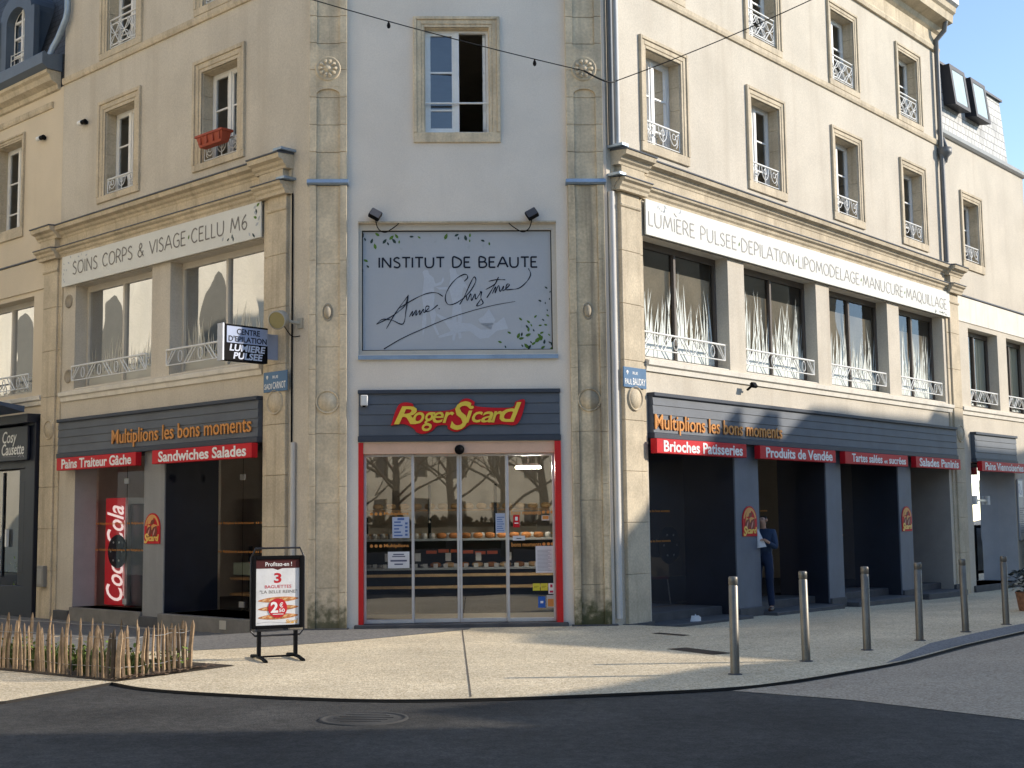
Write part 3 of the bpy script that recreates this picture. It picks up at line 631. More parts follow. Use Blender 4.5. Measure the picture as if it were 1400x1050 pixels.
for a, b in ((3.612, 4.428), (7.022, 7.658), (10.322, 10.968)):
    MB().bx(a, b, -.02, .015, -.05, 2.88).build('shop_pier', PIER, cb, MR, .006)
STEPL = surf('pale_grey_step', (.19, .18, .165), .8, .15, 4, .06, 60, bump=.2)
for a, b, d in ((-7.02, -4.58, .06), (-3.94, -1.15, .12)):
    MB().bx(a, b, -1.2, d, -.4, .1).build('doorstep', STEPL, cb, ML, .01)
for a, b in ((.95, 3.6), (4.42, 7.03), (7.65, 10.33), (10.96, 13.12)):
    MB().bx(a, b, -1.4, -.30, -.5, .08).build('doorstep', STEP, cb, MR, .01); MB().bx(a, b, -.30, .32, -.5, -.06).build('doorstep', STEP, cb, MR, .01)
for a, b in ((3.6, 4.42), (7.03, 7.65), (10.33, 10.96), (13.12, 13.4)):
    MB().bx(a, b, -.1, .06, -.5, .04).build('pier_base', STEP, cb, MR, .01)
for a, b in ((-4.58, -3.94), (-7.56, -7.02), (-1.15, -.48)):
    MB().bx(a, b, -.1, .09, -.4, .03).build('pier_base', STEP, cb, ML, .01)
for u in (-2.02, ): MB().bx(u-.09, u+.09, .121, .128, -.08, .06).build('step_socket', flat('pale_plate', (.45, .43, .38), .5), cb, ML)  # plain pale socket plate on the step riser
# downpipes
PW = flat('white_pipe', (.55, .54, .52), .5)
def pipe(M, pts, r, mat, name='downpipe'): return MB().tube([(u, -o, z) for u, o, z in pts], r, 10).build(name, mat, cb, M)
pipe(MR, [(.06, .07, 7.5), (.06, .07, 12.7)], .05, flat('dark_pipe', (.10, .11, .12), .5, .3)); pipe(MR, [(.24, .06, 7.5), (.24, .06, 12.7)], .045, PW)
pipe(MR, [(.05, .05, .1), (.05, .05, 6.75)], .05, PW); pipe(ML, [(-.33, .04, .1), (-.33, .04, 2.85)], .04, PW); pipe(ML, [(-.40, .02, 2.85), (-.40, .02, 6.8)], .013, BLK, 'cable')
pipe(MR, [(13.3, .35, 13.3), (13.3, .3, 13.05), (13.28, .1, 12.85), (13.28, .1, 12.5), (13.28, .1, 10.6), (13.3, .1, 9.9), (13.3, .1, 7.5)], .06, flat('grey_pipe', (.17, .17, .17), .5, .3))
# entrance: red jambs, header, glazed sliding doors
MB().bx(.76, .835, -.28, .01, .02, 2.82).build('door_jamb', REDP, cb, MF); MB().bx(3.775, 3.87, -.28, .06, .02, 2.82).build('door_jamb', REDP, cb, MF)
MB().bx(.835, 3.775, -.26, -.0, 2.645, 2.82).build('door_header', PINK, cb, MF)
MB().bx(.7, 3.95, -.35, .08, -.1, .06).build('doorstep', STEP, cb, MF, .01)
def door_leaf(name, a, b, z0, z1, o, st):
    f = MB(); f.bx(a, a+st, o-.05, o, z0, z1); f.bx(b-st, b, o-.05, o, z0, z1); f.bx(a+st, b-st, o-.05, o, z1-st, z1); f.bx(a+st, b-st, o-.05, o, z0, z0+st*1.6)
    d = f.build(name, ALU, cb, MF, .004); MB().quad((a+st, -o+.025, z0+st*1.6), (b-st, -o+.025, z0+st*1.6), (b-st, -o+.025, z1-st), (a+st, -o+.025, z1-st)).build('pane', GS, d); return d
for nm, a, b, o in (('side_light', .835, 1.60, -.12), ('sliding_door', 1.57, 2.30, -.18), ('sliding_door', 2.305, 3.05, -.18), ('side_light', 3.03, 3.775, -.12)):
    door_leaf(nm, a, b, .065, 2.645, o, .036)
m = MB(); m.lathe([(.075, 0), (.075, .04), (.06, .08), (.03, .1), (0, .105)], (2.31, .0, 2.70), 20, 'y'); m.build('motion_sensor', BLK, cb, MF)
# quoin-free plinth stain band at the right front corner
MB().bx(4.0, 4.7, -.02, .13, -.2, .02).build('plinth', STEP, cb, MF); MB().bx(-.05, .62, -.02, .13, -.2, .02).build('plinth', STEP, cb, MF)
MB().bx(.2, .9, -.02, .12, -.4, .0).build('plinth', STEP, cb, MR)

# ================================================================== NEIGHBOURS
SLD = surf('dark_slate', (.045, .05, .065), .6, .2, 5, .05, 30, bump=.3)
# right neighbour
rn = thing('neighbour_house', 'cream neighbour house with pale slate attic and roof windows, at the right edge', 'building', MR @ Matrix.Translation((16.2, 3, 0)))
m = MB(); wall(m, 13.385, 19.05, -.6, 10.62, [(14.72, 15.70, 7.75, 9.28, .3), (14.66, 16.57, 4.2, 6.1, .3), (17.18, 18.9, 4.2, 6.1, .3), (14.45, 17.3, -.05, 2.85, .6), (18.3, 18.95, -.05, 2.75, .4)])
m.quad((19.05, 0, -.6), (19.05, 8, -.6), (19.05, 8, 10.62), (19.05, 0, 10.62)); m.quad((13.385, 8, -.6), (19.05, 8, -.6), (19.05, 8, 10.62), (13.385, 8, 10.62)); m.quad((13.385, 0, 10.6), (19.05, 0, 10.6), (19.05, 8, 10.6), (13.385, 8, 10.6))
m.build('wall', PL, rn, MR)
surround(rn, MR, 14.72, 15.70, 7.75, 9.28, .2, .2); casement(rn, MR, 14.72, 15.70, 7.75, 9.28, -.24, 3); guard_rail(rn, MR, 14.74, 15.68, 7.82, .34, -.04, 'swag')
CURT = film('pale_curtain', (.55, .6, .55), 1)
for a, b in ((14.66, 16.57), (17.18, 18.9)):
    wide_window(rn, MR, a, b, 4.22, 6.1, -.25, BRN, GB, 3, .05, FILM_R); guard_rail(rn, MR, a+.02, b-.1, 4.34, .27, -.03, 'long')
    c = MB(); N = 40
    pts = [(a+.1+(b-a-.2)*i/N, .34+.03*math.sin(i*1.7)) for i in range(N+1)]
    for p, q in zip(pts, pts[1:]): c.quad((p[0], p[1], 4.3), (q[0], q[1], 4.3), (q[0], q[1], 6.05), (p[0], p[1], 6.05))
    c.build('curtain', CURT, rn, MR)
MB().prof(13.97, 19.06, [(-.01, 3.98), (.035, 3.98), (.05, 4.06), (.09, 4.08), (.1, 4.15), (-.01, 4.18)]).build('sill_band', SILL, rn, MR)
MB().prof(13.97, 19.06, [(-.01, 6.22), (.02, 6.22), (.02, 6.82), (-.01, 6.83)]).build('lintel_band', SILL, rn, MR); MB().bx(13.97, 19.06, -.01, .05, 6.84, 6.87).build('lead_capping', LEAD, rn, MR)
SLP = None
def slates(name, base, hi, sx=.24, sz=.2):
    m = bpy.data.materials.new(name); t, n, l = nodes(m); b = n['Principled BSDF']; tc = n.new('ShaderNodeTexCoord')
    mp = n.new('ShaderNodeMapping'); mp.inputs['Rotation'].default_value = (math.pi/2, 0, 0); l.new(tc.outputs['Object'], mp.inputs[0])
    br = n.new('ShaderNodeTexBrick'); br.inputs['Scale'].default_value = 1; br.inputs['Brick Width'].default_value = sx; br.inputs['Row Height'].default_value = sz; br.inputs['Mortar Size'].default_value = .011
    br.inputs['Color1'].default_value = (*base, 1); br.inputs['Color2'].default_value = (*hi, 1); br.inputs['Mortar'].default_value = (*[x*.28 for x in base], 1); l.new(mp.outputs[0], br.inputs['Vector'])
    nz = n.new('ShaderNodeTexNoise'); nz.inputs['Scale'].default_value = 1.3; nz.inputs['Detail'].default_value = 6; l.new(tc.outputs['Object'], nz.inputs[0])
    mr = n.new('ShaderNodeMapRange'); mr.inputs[1].default_value = .5; mr.inputs[2].default_value = .7; mr.inputs[3].default_value = 1; mr.inputs[4].default_value = .55; l.new(nz.outputs[0], mr.inputs[0])
    s = n.new('ShaderNodeVectorMath'); s.operation = 'SCALE'; l.new(br.outputs[0], s.inputs[0]); l.new(mr.outputs[0], s.inputs['Scale']); l.new(s.outputs[0], b.inputs['Base Color']); b.inputs['Roughness'].default_value = .6
    bp = n.new('ShaderNodeBump'); bp.inputs['Strength'].default_value = .4; bp.inputs['Distance'].default_value = .01; bp.invert = True; l.new(br.outputs['Fac'], bp.inputs['Height']); l.new(bp.outputs[0], b.inputs['Normal'])
    return m
SLP = slates('pale_slate', (.44, .44, .42), (.56, .55, .52)); SLN = slates('dark_mansard_slate', (.035, .04, .05), (.05, .055, .065), .2, .13)
m = MB(); m.add([(13.385, .03, 10.66), (18.1, .03, 10.66), (17.95, .14, 12.52), (13.385, .14, 12.52)], [(0, 1, 2, 3)]); m.add([(18.1, .03, 10.66), (18.3, 6, 10.66), (18.2, 6, 12.52), (17.95, .14, 12.52)], [(0, 1, 2, 3)]); m.build('attic_roof', SLP, rn, MR)
m = MB(); m.add([(13.385, .14, 12.52), (17.95, .14, 12.52), (18.2, 6, 13.4), (13.385, 6, 13.4)], [(0, 1, 2, 3)]); m.bx(13.385, 18.0, -.2, -.07, 12.5, 12.56); m.build('roof', SLD, rn, MR)
MB().prof(13.385, 19.1, [(-.12, 10.62), (.05, 10.62), (.1, 10.66), (.12, 10.74), (-.14, 10.76)]).build('gutter', flat('pale_zinc', (.42, .43, .43), .5, .2), rn, MR)
for a in (14.02, 15.36):                         # tilted roof windows standing out of the slates
    b = a+.95; z0, z1 = 11.5, 12.47
    f = MB(); yb = lambda z: .03+(z-10.66)*.06
    d0, d1 = .30, .24
    v = [(a, yb(z0)+.02, z0), (b, yb(z0)+.02, z0), (b, yb(z1)+.02, z1), (a, yb(z1)+.02, z1), (a, yb(z0)-d0, z0-.04), (b, yb(z0)-d0, z0-.04), (b, yb(z1)-d1, z1+.02), (a, yb(z1)-d1, z1+.02)]
    f.add(v, [(0, 1, 5, 4), (1, 2, 6, 5), (2, 3, 7, 6), (3, 0, 4, 7)])
    L = lambda s, t: tuple(Vector(v[4]).lerp(Vector(v[5]), s).lerp(Vector(v[7]).lerp(Vector(v[6]), s), t))
    for s0, s1, t0, t1 in ((0, .12, 0, 1), (.88, 1, 0, 1), (.12, .88, 0, .09), (.12, .88, .89, 1)):
        f.quad(L(s0, t0), L(s1, t0), L(s1, t1), L(s0, t1))
    rw = f.build('roof_window', flat('dark_window_lining', (.035, .035, .04), .5), rn, MR)
    e = Vector((0, .012, 0)); MB().quad(*[tuple(Vector(L(s, t))+e) for s, t in ((.1, .07), (.9, .07), (.9, .91), (.1, .91))]).build('pane', flat('pale_sky_pane', (.50, .60, .60), .25), rw)  # pane colour stands in for the bright sky reflected in the glass
for u in (14.7, 15.0, 16.0, 16.2): MB().lathe([(.05, 0), (.05, .12), (.06, .12), (.06, .16), (0, .17)], (u, .3, 12.54), 10).build('roof_vent', BLK, rn, MR)
recess(MR, 14.45, 17.3, .5, PL, flat('bluish_plaster', (.45, .45, .46), .8), rn, -.05, 2.85, DARK)
g = MB().quad((14.45, .45, -.05), (17.3, .45, -.05), (17.3, .45, 2.8), (14.45, .45, 2.8)).build('shop_window', GS, rn, MR)
MB().bx(15.7, 16.5, -.44, -.40, 1.94, 1.99).build('door_bar', ALU, rn, MR)
MB().bx(15.6, 15.74, -.44, -.37, 1.86, 2.08).bx(16.42, 16.56, -.44, -.37, 1.86, 2.08).build('door_fitting', LWH, rn, MR)
MB().bx(14.3, 17.3, -.9, .05, -.6, -.05).build('doorstep', STEP, rn, MR); MB().bx(13.4, 19, -7, -.9, -.6, -.06).build('shop_floor', STEP, rn, MR); MB().bx(13.4, 19, -6.9, -6.8, -.05, 3.3).build('partition', INTW, rn, MR)
MB().quad((13.4, .9, 3.3), (19, .9, 3.3), (19, 7, 3.3), (13.4, 7, 3.3)).build('ceiling', INTW, rn, MR)
MB().tube([(13.43, -.08, 10.5), (13.4, -.2, 10.2), (13.33, -.1, 9.85)], .06, 10).build('downpipe', flat('grey_pipe2', (.17, .17, .17), .5, .3), rn, MR)
MB().lathe([(.06, 0), (.09, .12), (.17, .2), (.17, .34), (.14, .34)], (13.38, -.14, 9.9), 14).build('rainwater_head', flat('grey_pipe3', (.17, .17, .17), .5, .3), rn, MR)
# far building closing the side street
fb = thing('far_building', 'distant cream building at the end of the side street', 'building', MR @ Matrix.Translation((24, 4, 0)))
m = MB(); wall(m, 19.4, 34, -.6, 9.4, [(20+i*2.6, 21.1+i*2.6, z, z+1.7, .2) for i in range(5) for z in (1, 4.2, 6.8)], depth=.2); m.quad((19.4, 0, -.6), (19.4, 8, -.6), (19.4, 8, 9.4), (19.4, 0, 9.4)); m.quad((19.4, 0, 9.4), (34, 0, 9.4), (34, 8, 9.4), (19.4, 8, 9.4)); m.build('wall', PN, fb, MR)
m = MB()
for i in range(5):
    for z in (1, 4.2, 6.8): m.quad((20+i*2.6, .18, z), (21.1+i*2.6, .18, z), (21.1+i*2.6, .18, z+1.7), (20+i*2.6, .18, z+1.7))
m.build('window', flat('far_glass', (.03, .035, .04), .15), fb, MR)
m = MB(); m.prof(19.3, 34.2, [(.3, 9.4), (.3, 9.55), (-4, 12.2), (-8, 9.5)]); m.build('roof', flat('brown_tiles', (.16, .08, .05), .8, 0, .25, bump=.4), fb, MR)

# left neighbour
ln = thing('neighbour_house', 'cream neighbour house with dark slate mansard and navy shop, at the left edge', 'building', ML @ Matrix.Translation((-11, 3, 0)))
LW = (-10.5, -9.42)
m = MB(); wall(m, -18, -7.752, -.5, 10.3, [(*LW, 7.72, 9.55, .3), (-13.9, -12.85, 7.72, 9.55, .3), (-11.5, -8.75, 4.25, 6.2, .3), (-11.6, -8.7, -.1, 3.3, .5)])
m.quad((-18, 0, 10.3), (-7.752, 0, 10.3), (-7.752, 8, 10.3), (-18, 8, 10.3)); m.quad((-18, 8, -.5), (-7.752, 8, -.5), (-7.752, 8, 10.3), (-18, 8, 10.3)); m.quad((-18, 0, -.5), (-18, 8, -.5), (-18, 8, 10.3), (-18, 0, 10.3))
m.build('wall', PN, ln, ML)
for a, b in (LW, (-13.9, -12.85)):
    surround(ln, ML, a, b, 7.72, 9.55, .14, .22); casement(ln, ML, a, b, 7.72, 9.55, -.23, 3)
wide_window(ln, ML, -11.5, -8.75, 4.27, 6.2, -.25, CRM, GR, 5, .05, FILM_L); guard_rail(ln, ML, -11.54, -8.85, 4.36, .27, .03, 'long')
MB().prof(-18, -8.27, [(-.01, 3.98), (.035, 3.98), (.05, 4.06), (.09, 4.08), (.1, 4.15), (-.01, 4.18)]).build('sill_band', SILL, ln, ML)
MB().prof(-18, -8.27, [(-.01, 6.3), (.03, 6.3), (.03, 6.9), (-.01, 6.92)]).build('lintel_band', PN, ln, ML); MB().bx(-18, -8.27, -.01, .045, 6.925, 6.95).build('lead_capping', LEAD, ln, ML)
MB().prof(-18, -8.15, [(-.01, 9.93), (.03, 9.94), (.05, 9.99), (.05, 10.06), (-.01, 10.07)]).build('string_course', ST, ln, ML)
MB().prof(-18, -7.9, [(-.01, 10.25), (.05, 10.27), (.07, 10.36), (.2, 10.42), (.24, 10.52), (.3, 10.56), (.3, 10.62), (-.01, 10.62)]).build('cornice', ST, ln, ML)
MB().prof(-18, -7.86, [(-.01, 10.62), (.3, 10.625), (.42, 10.7), (.42, 10.92), (.38, 10.96), (.3, 10.9), (-.01, 10.98)]).build('gutter', flat('blue_zinc', (.13, .16, .2), .5, .3), ln, ML)
m = MB(); m.add([(-18, .0, 10.96), (-7.752, .0, 10.96), (-7.752, 1.0, 14.4), (-18, 1.0, 14.4)], [(0, 1, 2, 3)]); m.add([(-18, 1.0, 14.4), (-7.752, 1.0, 14.4), (-7.752, 8, 15.4), (-18, 8, 15.4)], [(0, 1, 2, 3)]); m.quad((-7.76, 0, 10.2), (-7.76, 8, 10.2), (-7.76, 8, 15.4), (-7.76, 1.0, 14.4), (-7.76, 0, 10.96)); m.bx(-18, -7.76, -.3, -.02, 10.28, 10.97); m.build('mansard_roof', SLN, ln, ML)
# dormer: zinc front with round head, side cheeks, arched white window, small rail
BZ = flat('blue_lead', (.10, .125, .16), .5, .2)
def arch_pts(u0, u1, zs, k=12):
    c = (u0+u1)/2; r = (u1-u0)/2; return [(c-r*math.cos(t*math.pi/k), zs+r*.75*math.sin(t*math.pi/k)) for t in range(k+1)]
du0, du1 = -10.3, -8.95; iu0, iu1 = -10.02, -9.22; zb, zs = 10.95, 12.2
out = [(du0, zb)] + arch_pts(du0, du1, zs) + [(du1, zb)]; inn = [(iu0, zb+.15)] + arch_pts(iu0, iu1, zs-.1) + [(iu1, zb+.15)]
m = MB(); n_ = len(out)
m.add([(u, -.12, z) for u, z in out]+[(u, -.12, z) for u, z in inn]+[(u, 1.1, z) for u, z in out]+[(u, .12, z) for u, z in inn],
      [(i, i+1, n_+i+1, n_+i) for i in range(n_-1)]+[(i+1, i, 2*n_+i, 2*n_+i+1) for i in range(n_-1)]+[(n_+i, n_+i+1, 3*n_+i+1, 3*n_+i) for i in range(n_-1)]+[(0, n_, 2*n_-1, n_-1)])
m.bx(du1-.02, du1+.16, .02, .14, zb, zs+.05); m.bx(du0-.16, du0+.02, .02, .14, zb, zs+.05)
dm = m.build('dormer', BZ, ln, ML)
m = MB(); k_ = len(inn); inn2 = [((iu0+iu1)/2+(u-(iu0+iu1)/2)*.86, zb+.2+(z-zb-.15)*.95) for u, z in inn]
m.add([(u, .06, z) for u, z in inn]+[(u, .06, z) for u, z in inn2], [(i, i+1, k_+i+1, k_+i) for i in range(k_-1)]+[(0, k_, 2*k_-1, k_-1)])
cu = (iu0+iu1)/2; m.bx(cu-.035, cu+.035, -.08, -.03, zb+.15, zs+.22)
for z in (11.42, 11.8, 12.15): m.bx(iu0+.06, cu-.035, -.075, -.04, z, z+.04); m.bx(cu+.035, iu1-.06, -.075, -.04, z, z+.04)
dw = m.build('window_frame', WH, dm); MB().add([(u, .09, z) for u, z in inn2], [tuple(range(k_))]).build('pane', GU, dm)
m = MB()
for z in (11.12, 11.24, 11.36, 11.47): m.tube([(iu0+.01, .0, z), (iu1-.01, .0, z)], .012, 6)
for u in (iu0+.01, iu1-.01): m.tube([(u, .0, 11.08), (u, .0, 11.49)], .012, 6)
m.build('railing', IRW, dm)
MB().tube([(-7.5, -.1, 13.2), (-7.5, -.1, 11.75), (-7.55, -.1, 11.6), (-7.82, -.12, 11.25), (-7.95, -.15, 11.1), (-8.0, -.2, 10.9)], .065, 10).build('downpipe', ZINC, ln, ML)
# navy shop of the left neighbour
for a, b, z0, z1, o in ((-11.9, -11.55, -.3, 3.75, .12), (-8.72, -8.33, -.3, 3.75, .12), (-11.55, -8.72, -.3, .45, .1), (-11.55, -8.72, 2.75, 2.98, .08), (-11.9, -8.33, 3.62, 3.8, .3)):
    MB().bx(a, b, -.02, o, z0, z1).build('shop_front', NAVY, ln, ML, .01)
MB().bx(-11.55, -8.72, -.2, .04, 2.98, 3.62).build('awning_box', NAVY, ln, ML, .02)
m = MB().bx(-9.05, -8.72, -.12, .06, .45, 2.75); m.bx(-8.98, -8.8, .06, .075, .7, 2.5); m.build('shop_front', NAVY, ln, ML, .01)
MB().quad((-11.55, .1, .45), (-9.05, .1, .45), (-9.05, .1, 2.75), (-11.55, .1, 2.75)).build('shop_window', GS, ln, ML)
MB().bx(-12, -8.4, -6, -.5, -.3, .3).build('shop_floor', DARK, ln, ML); MB().bx(-12, -8.4, -4.1, -4, .3, 3.5).build('partition', INTW, ln, ML)
MB().bx(-10.0, -9.96, -.09, -.07, .6, 2.7).build('door_stile', NAVY, ln, ML)
MB().bx(-9.78, -9.72, -.08, -.03, 1.2, 1.55).build('door_handle', LWH, ln, ML)
m = MB(); m.prof(-12.2, -8.45, [(.3, 3.83), (.95, 3.98), (.97, 4.03), (.3, 3.95)]); m.build('awning', flat('blue_awning', (.10, .13, .19), .8), ln, ML)

# ================================================================== BUILDINGS AROUND THE JUNCTION (they shade the street and are mirrored in the glass)
PALE = surf('pale_stone', (.76, .65, .47), .9, .12, .5, .05, 20, streak=.3, streakcol=(.35, .28, .18), bump=.2, stretch=(2, 2, .3))  # one even pale stone colour shared by the surrounding houses
DGL = flat('dark_panes', (.03, .035, .04), .2)
def block(name, label, P, d, L, H, D, wins=True, mat=PALE, roofh=3.0, floors=3, gable=False, cat='building'):
    M = frame_m(P, d); t = thing(name, label, cat, M @ Matrix.Translation((L/2, D/2, 0)))
    hs = []
    if wins:
        n = int(L/(5.5 if wins == 'few' else 3))
        for i in range(n):
            for f in range(floors): u = (i+.5)*L/n; z = 1+f*(H-1)/floors; hs.append((u-.5, u+.5, z, z+min(1.9, (H-1)/floors-.9), .2))
    m = MB(); wall(m, 0, L, -.1, H, hs, depth=.2); m.quad((0, 0, -.1), (0, D, -.1), (0, D, H), (0, 0, H)); m.quad((L, 0, -.1), (L, D, -.1), (L, D, H), (L, 0, H)); m.quad((0, D, -.1), (L, D, -.1), (L, D, H), (0, D, H)); m.quad((0, 0, H), (L, 0, H), (L, D, H), (0, D, H))
    m.build('wall', mat, t, M)
    m = MB()
    for h in hs: m.quad((h[0], .18, h[2]), (h[1], .18, h[2]), (h[1], .18, h[3]), (h[0], .18, h[3]))
    if hs: m.build('window', DGL, t, M)
    if roofh: MB().prof(-.2, L+.2, [(.35, H), (.35, H+.15), (-D/2, H+roofh), (-D-.3, H+.1)]).build('roof', SLD, t, M)
    return t, M
# church across the left street
CHALK = surf('pale_limestone', (.82, .73, .57), .9, .08, .5, .04, 20, streak=.2, streakcol=(.5, .43, .32), bump=.2, stretch=(2, 2, .3))
ch, CHM = block('stone_church', 'tall sunlit stone church across the left street', (-8.5, 9.8, 0), (-.73, .68), 52, 17, 10, wins=False, roofh=6, mat=CHALK)
m = MB()
for i in range(8):
    u = 4+i*6.3
    pts = [(u-.8, 4), (u+.8, 4), (u+.8, 8.2)] + [(u+.8*math.cos(t*math.pi/10), 8.2+1.6*math.sin(t*math.pi/10)) for t in range(1, 10)] + [(u-.8, 8.2)]
    m.poly(pts, -.3, .02)
m.build('window', flat('leaded_window', (.20, .185, .15), .8), ch, CHM)
m = MB()
for i in range(9): m.bx(.3+i*6.3, 1.2+i*6.3, 0, .5, -.1, 13); m.prof(.3+i*6.3, 1.2+i*6.3, [(0, 13), (.5, 13), (0, 14.5)])
m.build('buttress', CHALK, ch, CHM)
block('long_house', 'long pale house facing the junction behind the square', (34, -68, 0), (-.85, .53), 64, 11.5, 10, floors=3)
block('town_house', 'tall cream town house behind the viewer on the right', (24, 11.6, 0), (0, -1), 40, 13.2, 10, floors=4, roofh=1.2)
def profile_house(name, label, P, d, L, prof_, D, mat=PALE):
    """a house whose street front rises to an uneven roofline, prof_ = (u, height)"""
    M = frame_m(P, d); t = thing(name, label, 'building', M @ Matrix.Translation((L/2, D/2, 0)))
    pts = [(0, -.2)] + [(L, -.2)] + prof_[::-1]
    m = MB(); m.poly(pts, -D, 0); m.build('wall', mat, t, M)
    g = MB()
    for i in range(int(L/2.6)):
        for z in (1.2, 4.3):
            if z < 6: g.bx(.8+i*2.6, 1.8+i*2.6, -.02, .015, z, z+1.6)
    g.build('window', DGL, t, M); return t
# roofline heights follow b + .4245*distance along the sun
def hz(a, b): return b + .4245*(20 + (a-15)*.9)
def stp(a): return Vector((20 + (a-15)*.9 - .035*a, a + .035*20))
A0, A1 = 11.6, 42.0
P0 = stp(A1); P1 = stp(A0); LN = (P1-P0).length
sil = [(42.0, -4.0), (36.0, -3.2), (33.5, -2.65), (31.7, -1.97), (31.2, -1.05), (30.1, -.5), (29.8, -.64), (27.4, .22), (26.5, .6), (25.6, .9), (24.95, .77), (24.43, .6), (24.42, 1.1), (24.07, 1.25), (23.62, 1.0), (23.4, 1.0), (23.38, 1.5), (23.22, 1.5), (23.2, .9), (22.8, .9), (21.0, .0), (20.5, -.36), (17.8, -.3), (17.6, -.6), (17.1, -.92), (16, -1.12), (15.5, -1.3), (15.25, -1.62), (15.1, -1.6), (14.45, -1.07), (13.9, -.86), (12.85, -.53), (12.2, -.2), (11.6, .2)]
pr = [((A1-a)/(A1-A0)*LN, hz(a, b)) for a, b in sil]
profile_house('terraced_house', 'row of cream houses with an uneven roofline across the side street', P0, P1-P0, LN, pr, 7)
hm = MB(); rh = random.Random(6)
for i in range(60):
    for j in range(4):
        a = [(-20+i*.75+rh.uniform(-.1, .1), -33+rh.uniform(-.25, .25)-(j > 2)*.3, z*.42+rh.uniform(-.06, .06)) for z in (j,)][0]
        for k in range(10):
            x, y, z = a[0]+rh.uniform(-.4, .4), a[1]+rh.uniform(-.3, .3), a[2]+rh.uniform(0, .42); t_ = rh.random()*6.3; L = .2
            hm.add([(x-L*math.cos(t_), y, z), (x, y+.08, z+L), (x+L*math.cos(t_), y-.05, z), (x, y-.08, z-L)], [(0, 1, 2, 3)])
    hm.bx(-20+i*.75, -20+i*.75+.75, 32.8, 33.2, 0, 1.45)
tag(hm.build('hedge', flat('hedge_green', (.02, .028, .014), .8, 0, .4)), 'long clipped dark hedge on the square behind the viewer', 'hedge')
# bare plane trees on the square, mirrored in the doors
def bare_tree(x, y, h, seed, label):
    rnd = random.Random(seed); t = thing('plane_tree', label, 'tree', T(x, y, 0), 'bare trees on the square'); tm = MB(); bm_ = MB()
    top = h*.35
    tm.tube([(0, 0, -.1), (.03, .02, top*.5), (rnd.uniform(-.1, .1), .05, top), (rnd.uniform(-.2, .2), 0, h*.6)], [.33, .25, .18, .09], 10)
    def grow(p, dr, L, r, dep):
        q = p + dr*L*.5 + Vector((rnd.uniform(-.1, .1), rnd.uniform(-.1, .1), .05))*L; e = p + dr*L + Vector((rnd.uniform(-.15, .15), rnd.uniform(-.15, .15), .1))*L
        bm_.tube([p, q, e], [r, r*.8, r*.55], 5 if dep else 4, False)
        if dep:
            for i in range(3 if dep > 1 else 4):
                nd = (dr + Vector((rnd.uniform(-.9, .9), rnd.uniform(-.9, .9), rnd.uniform(-.2, .7)))).normalized(); grow(p.lerp(e, rnd.uniform(.45, 1)), nd, L*.66, r*.5, dep-1)
    for i in range(13):
        a = i*.9+rnd.random(); z = top*(.62+.11*i); grow(Vector((0, 0, z)), Vector((math.cos(a), math.sin(a), .55)).normalized(), h*.3, .075, 3)
    BK = flat('plane_bark', (.10, .085, .065), .9, 0, .3, bump=.4)
    tm.build('trunk', BK, t); bm_.build('crown', BK, t)
for i, (x, y) in enumerate(((-13, -20), (-9.5, -25), (-7.2, -19), (-4.6, -28), (-2.2, -21), (.4, -26), (2.6, -18), (4.9, -24), (8, -20), (12, -22))): bare_tree(x, y, 9+i % 3, i, 'bare leafless plane tree on the square behind the viewer')

# ================================================================== SIGNS
def sgn(name, label, M, cat='sign', group=None, at=(0, 0, 0)): return thing(name, label, cat, M @ Matrix.Translation(at), group)
# white panels over the first floor
def leaves_on(spots, o, mats, parent, M, name='leaf_print'):
    by = {}
    for u, z, L, a, k in spots: leaf(by.setdefault(k, MB()), u, z, L, a, o)
    for k, mb in by.items(): mb.build(name, mats[k], parent, M)
LM = {'g': GRN, 'd': GRD, 'p': GRL}
s = sgn('sign_panel', 'long white sign panel with thin grey capitals reading SOINS CORPS & VISAGE, on the left facade', ML, at=(-4.3, -.06, 6.2))
MB().bx(-7.52, -1.14, .055, .085, 6.205, 6.795).build('panel', SIGNW, s, ML, .004)
d = []; m = caps(MB(), 'SOINS CORPS & VISAGE*CELLU M6', -7.1, -1.5, 6.40, 6.64, .087, .026, d); m.build('lettering', LGR, s, ML)
rr = random.Random(5)
leaves_on([(u, z, .09, 1.2, 'g') for u, z in d] + [(-7.45+rr.random()*.9, 6.62+rr.random()*.14, .05+.03*rr.random(), rr.random()*3, 'p') for i in range(9)] + [(-7.45+rr.random()*.12, 6.25+rr.random()*.3, .06, rr.random()*3, 'p') for i in range(5)] + [(-2.2+rr.random()*.9, 6.25+rr.random()*.1, .08, rr.random()*3, rr.choice('gdp')) for i in range(7)] + [(-1.3+rr.random()*.12, 6.25+rr.random()*.5, .1, rr.random()*3, rr.choice('gpd')) for i in range(7)], .088, LM, s, ML)
s = sgn('sign_panel', 'long white sign panel with grey capitals reading LUMIERE PULSEE, on the right facade', MR, at=(7.2, -.06, 6.2))
MB().bx(.95, 13.42, .055, .085, 6.205, 6.795).build('panel', SIGNW, s, MR, .004)
d = []; m = caps(MB(), 'LUMIERE PULSEE*DEPILATION*LIPOMODELAGE*MANUCURE*MAQUILLAGE', 1.02, 13.22, 6.37, 6.60, .087, .026, d); ribbon(m, [(1.86, 6.64), (1.78, 6.69)], .02, .087); m.build('lettering', flat('pale_grey_letter', (.36, .35, .335), .6), s, MR)
leaves_on([(u, z, .09, 1.2, 'g') for u, z in d] + [(1.1+rr.random()*.9, 6.66+rr.random()*.1, .05+.03*rr.random(), rr.random()*3, 'p') for i in range(10)] + [(12.2+rr.random()*1.1, 6.22+rr.random()*.08, .07, rr.random()*3, rr.choice('pd')) for i in range(7)], .088, LM, s, MR)
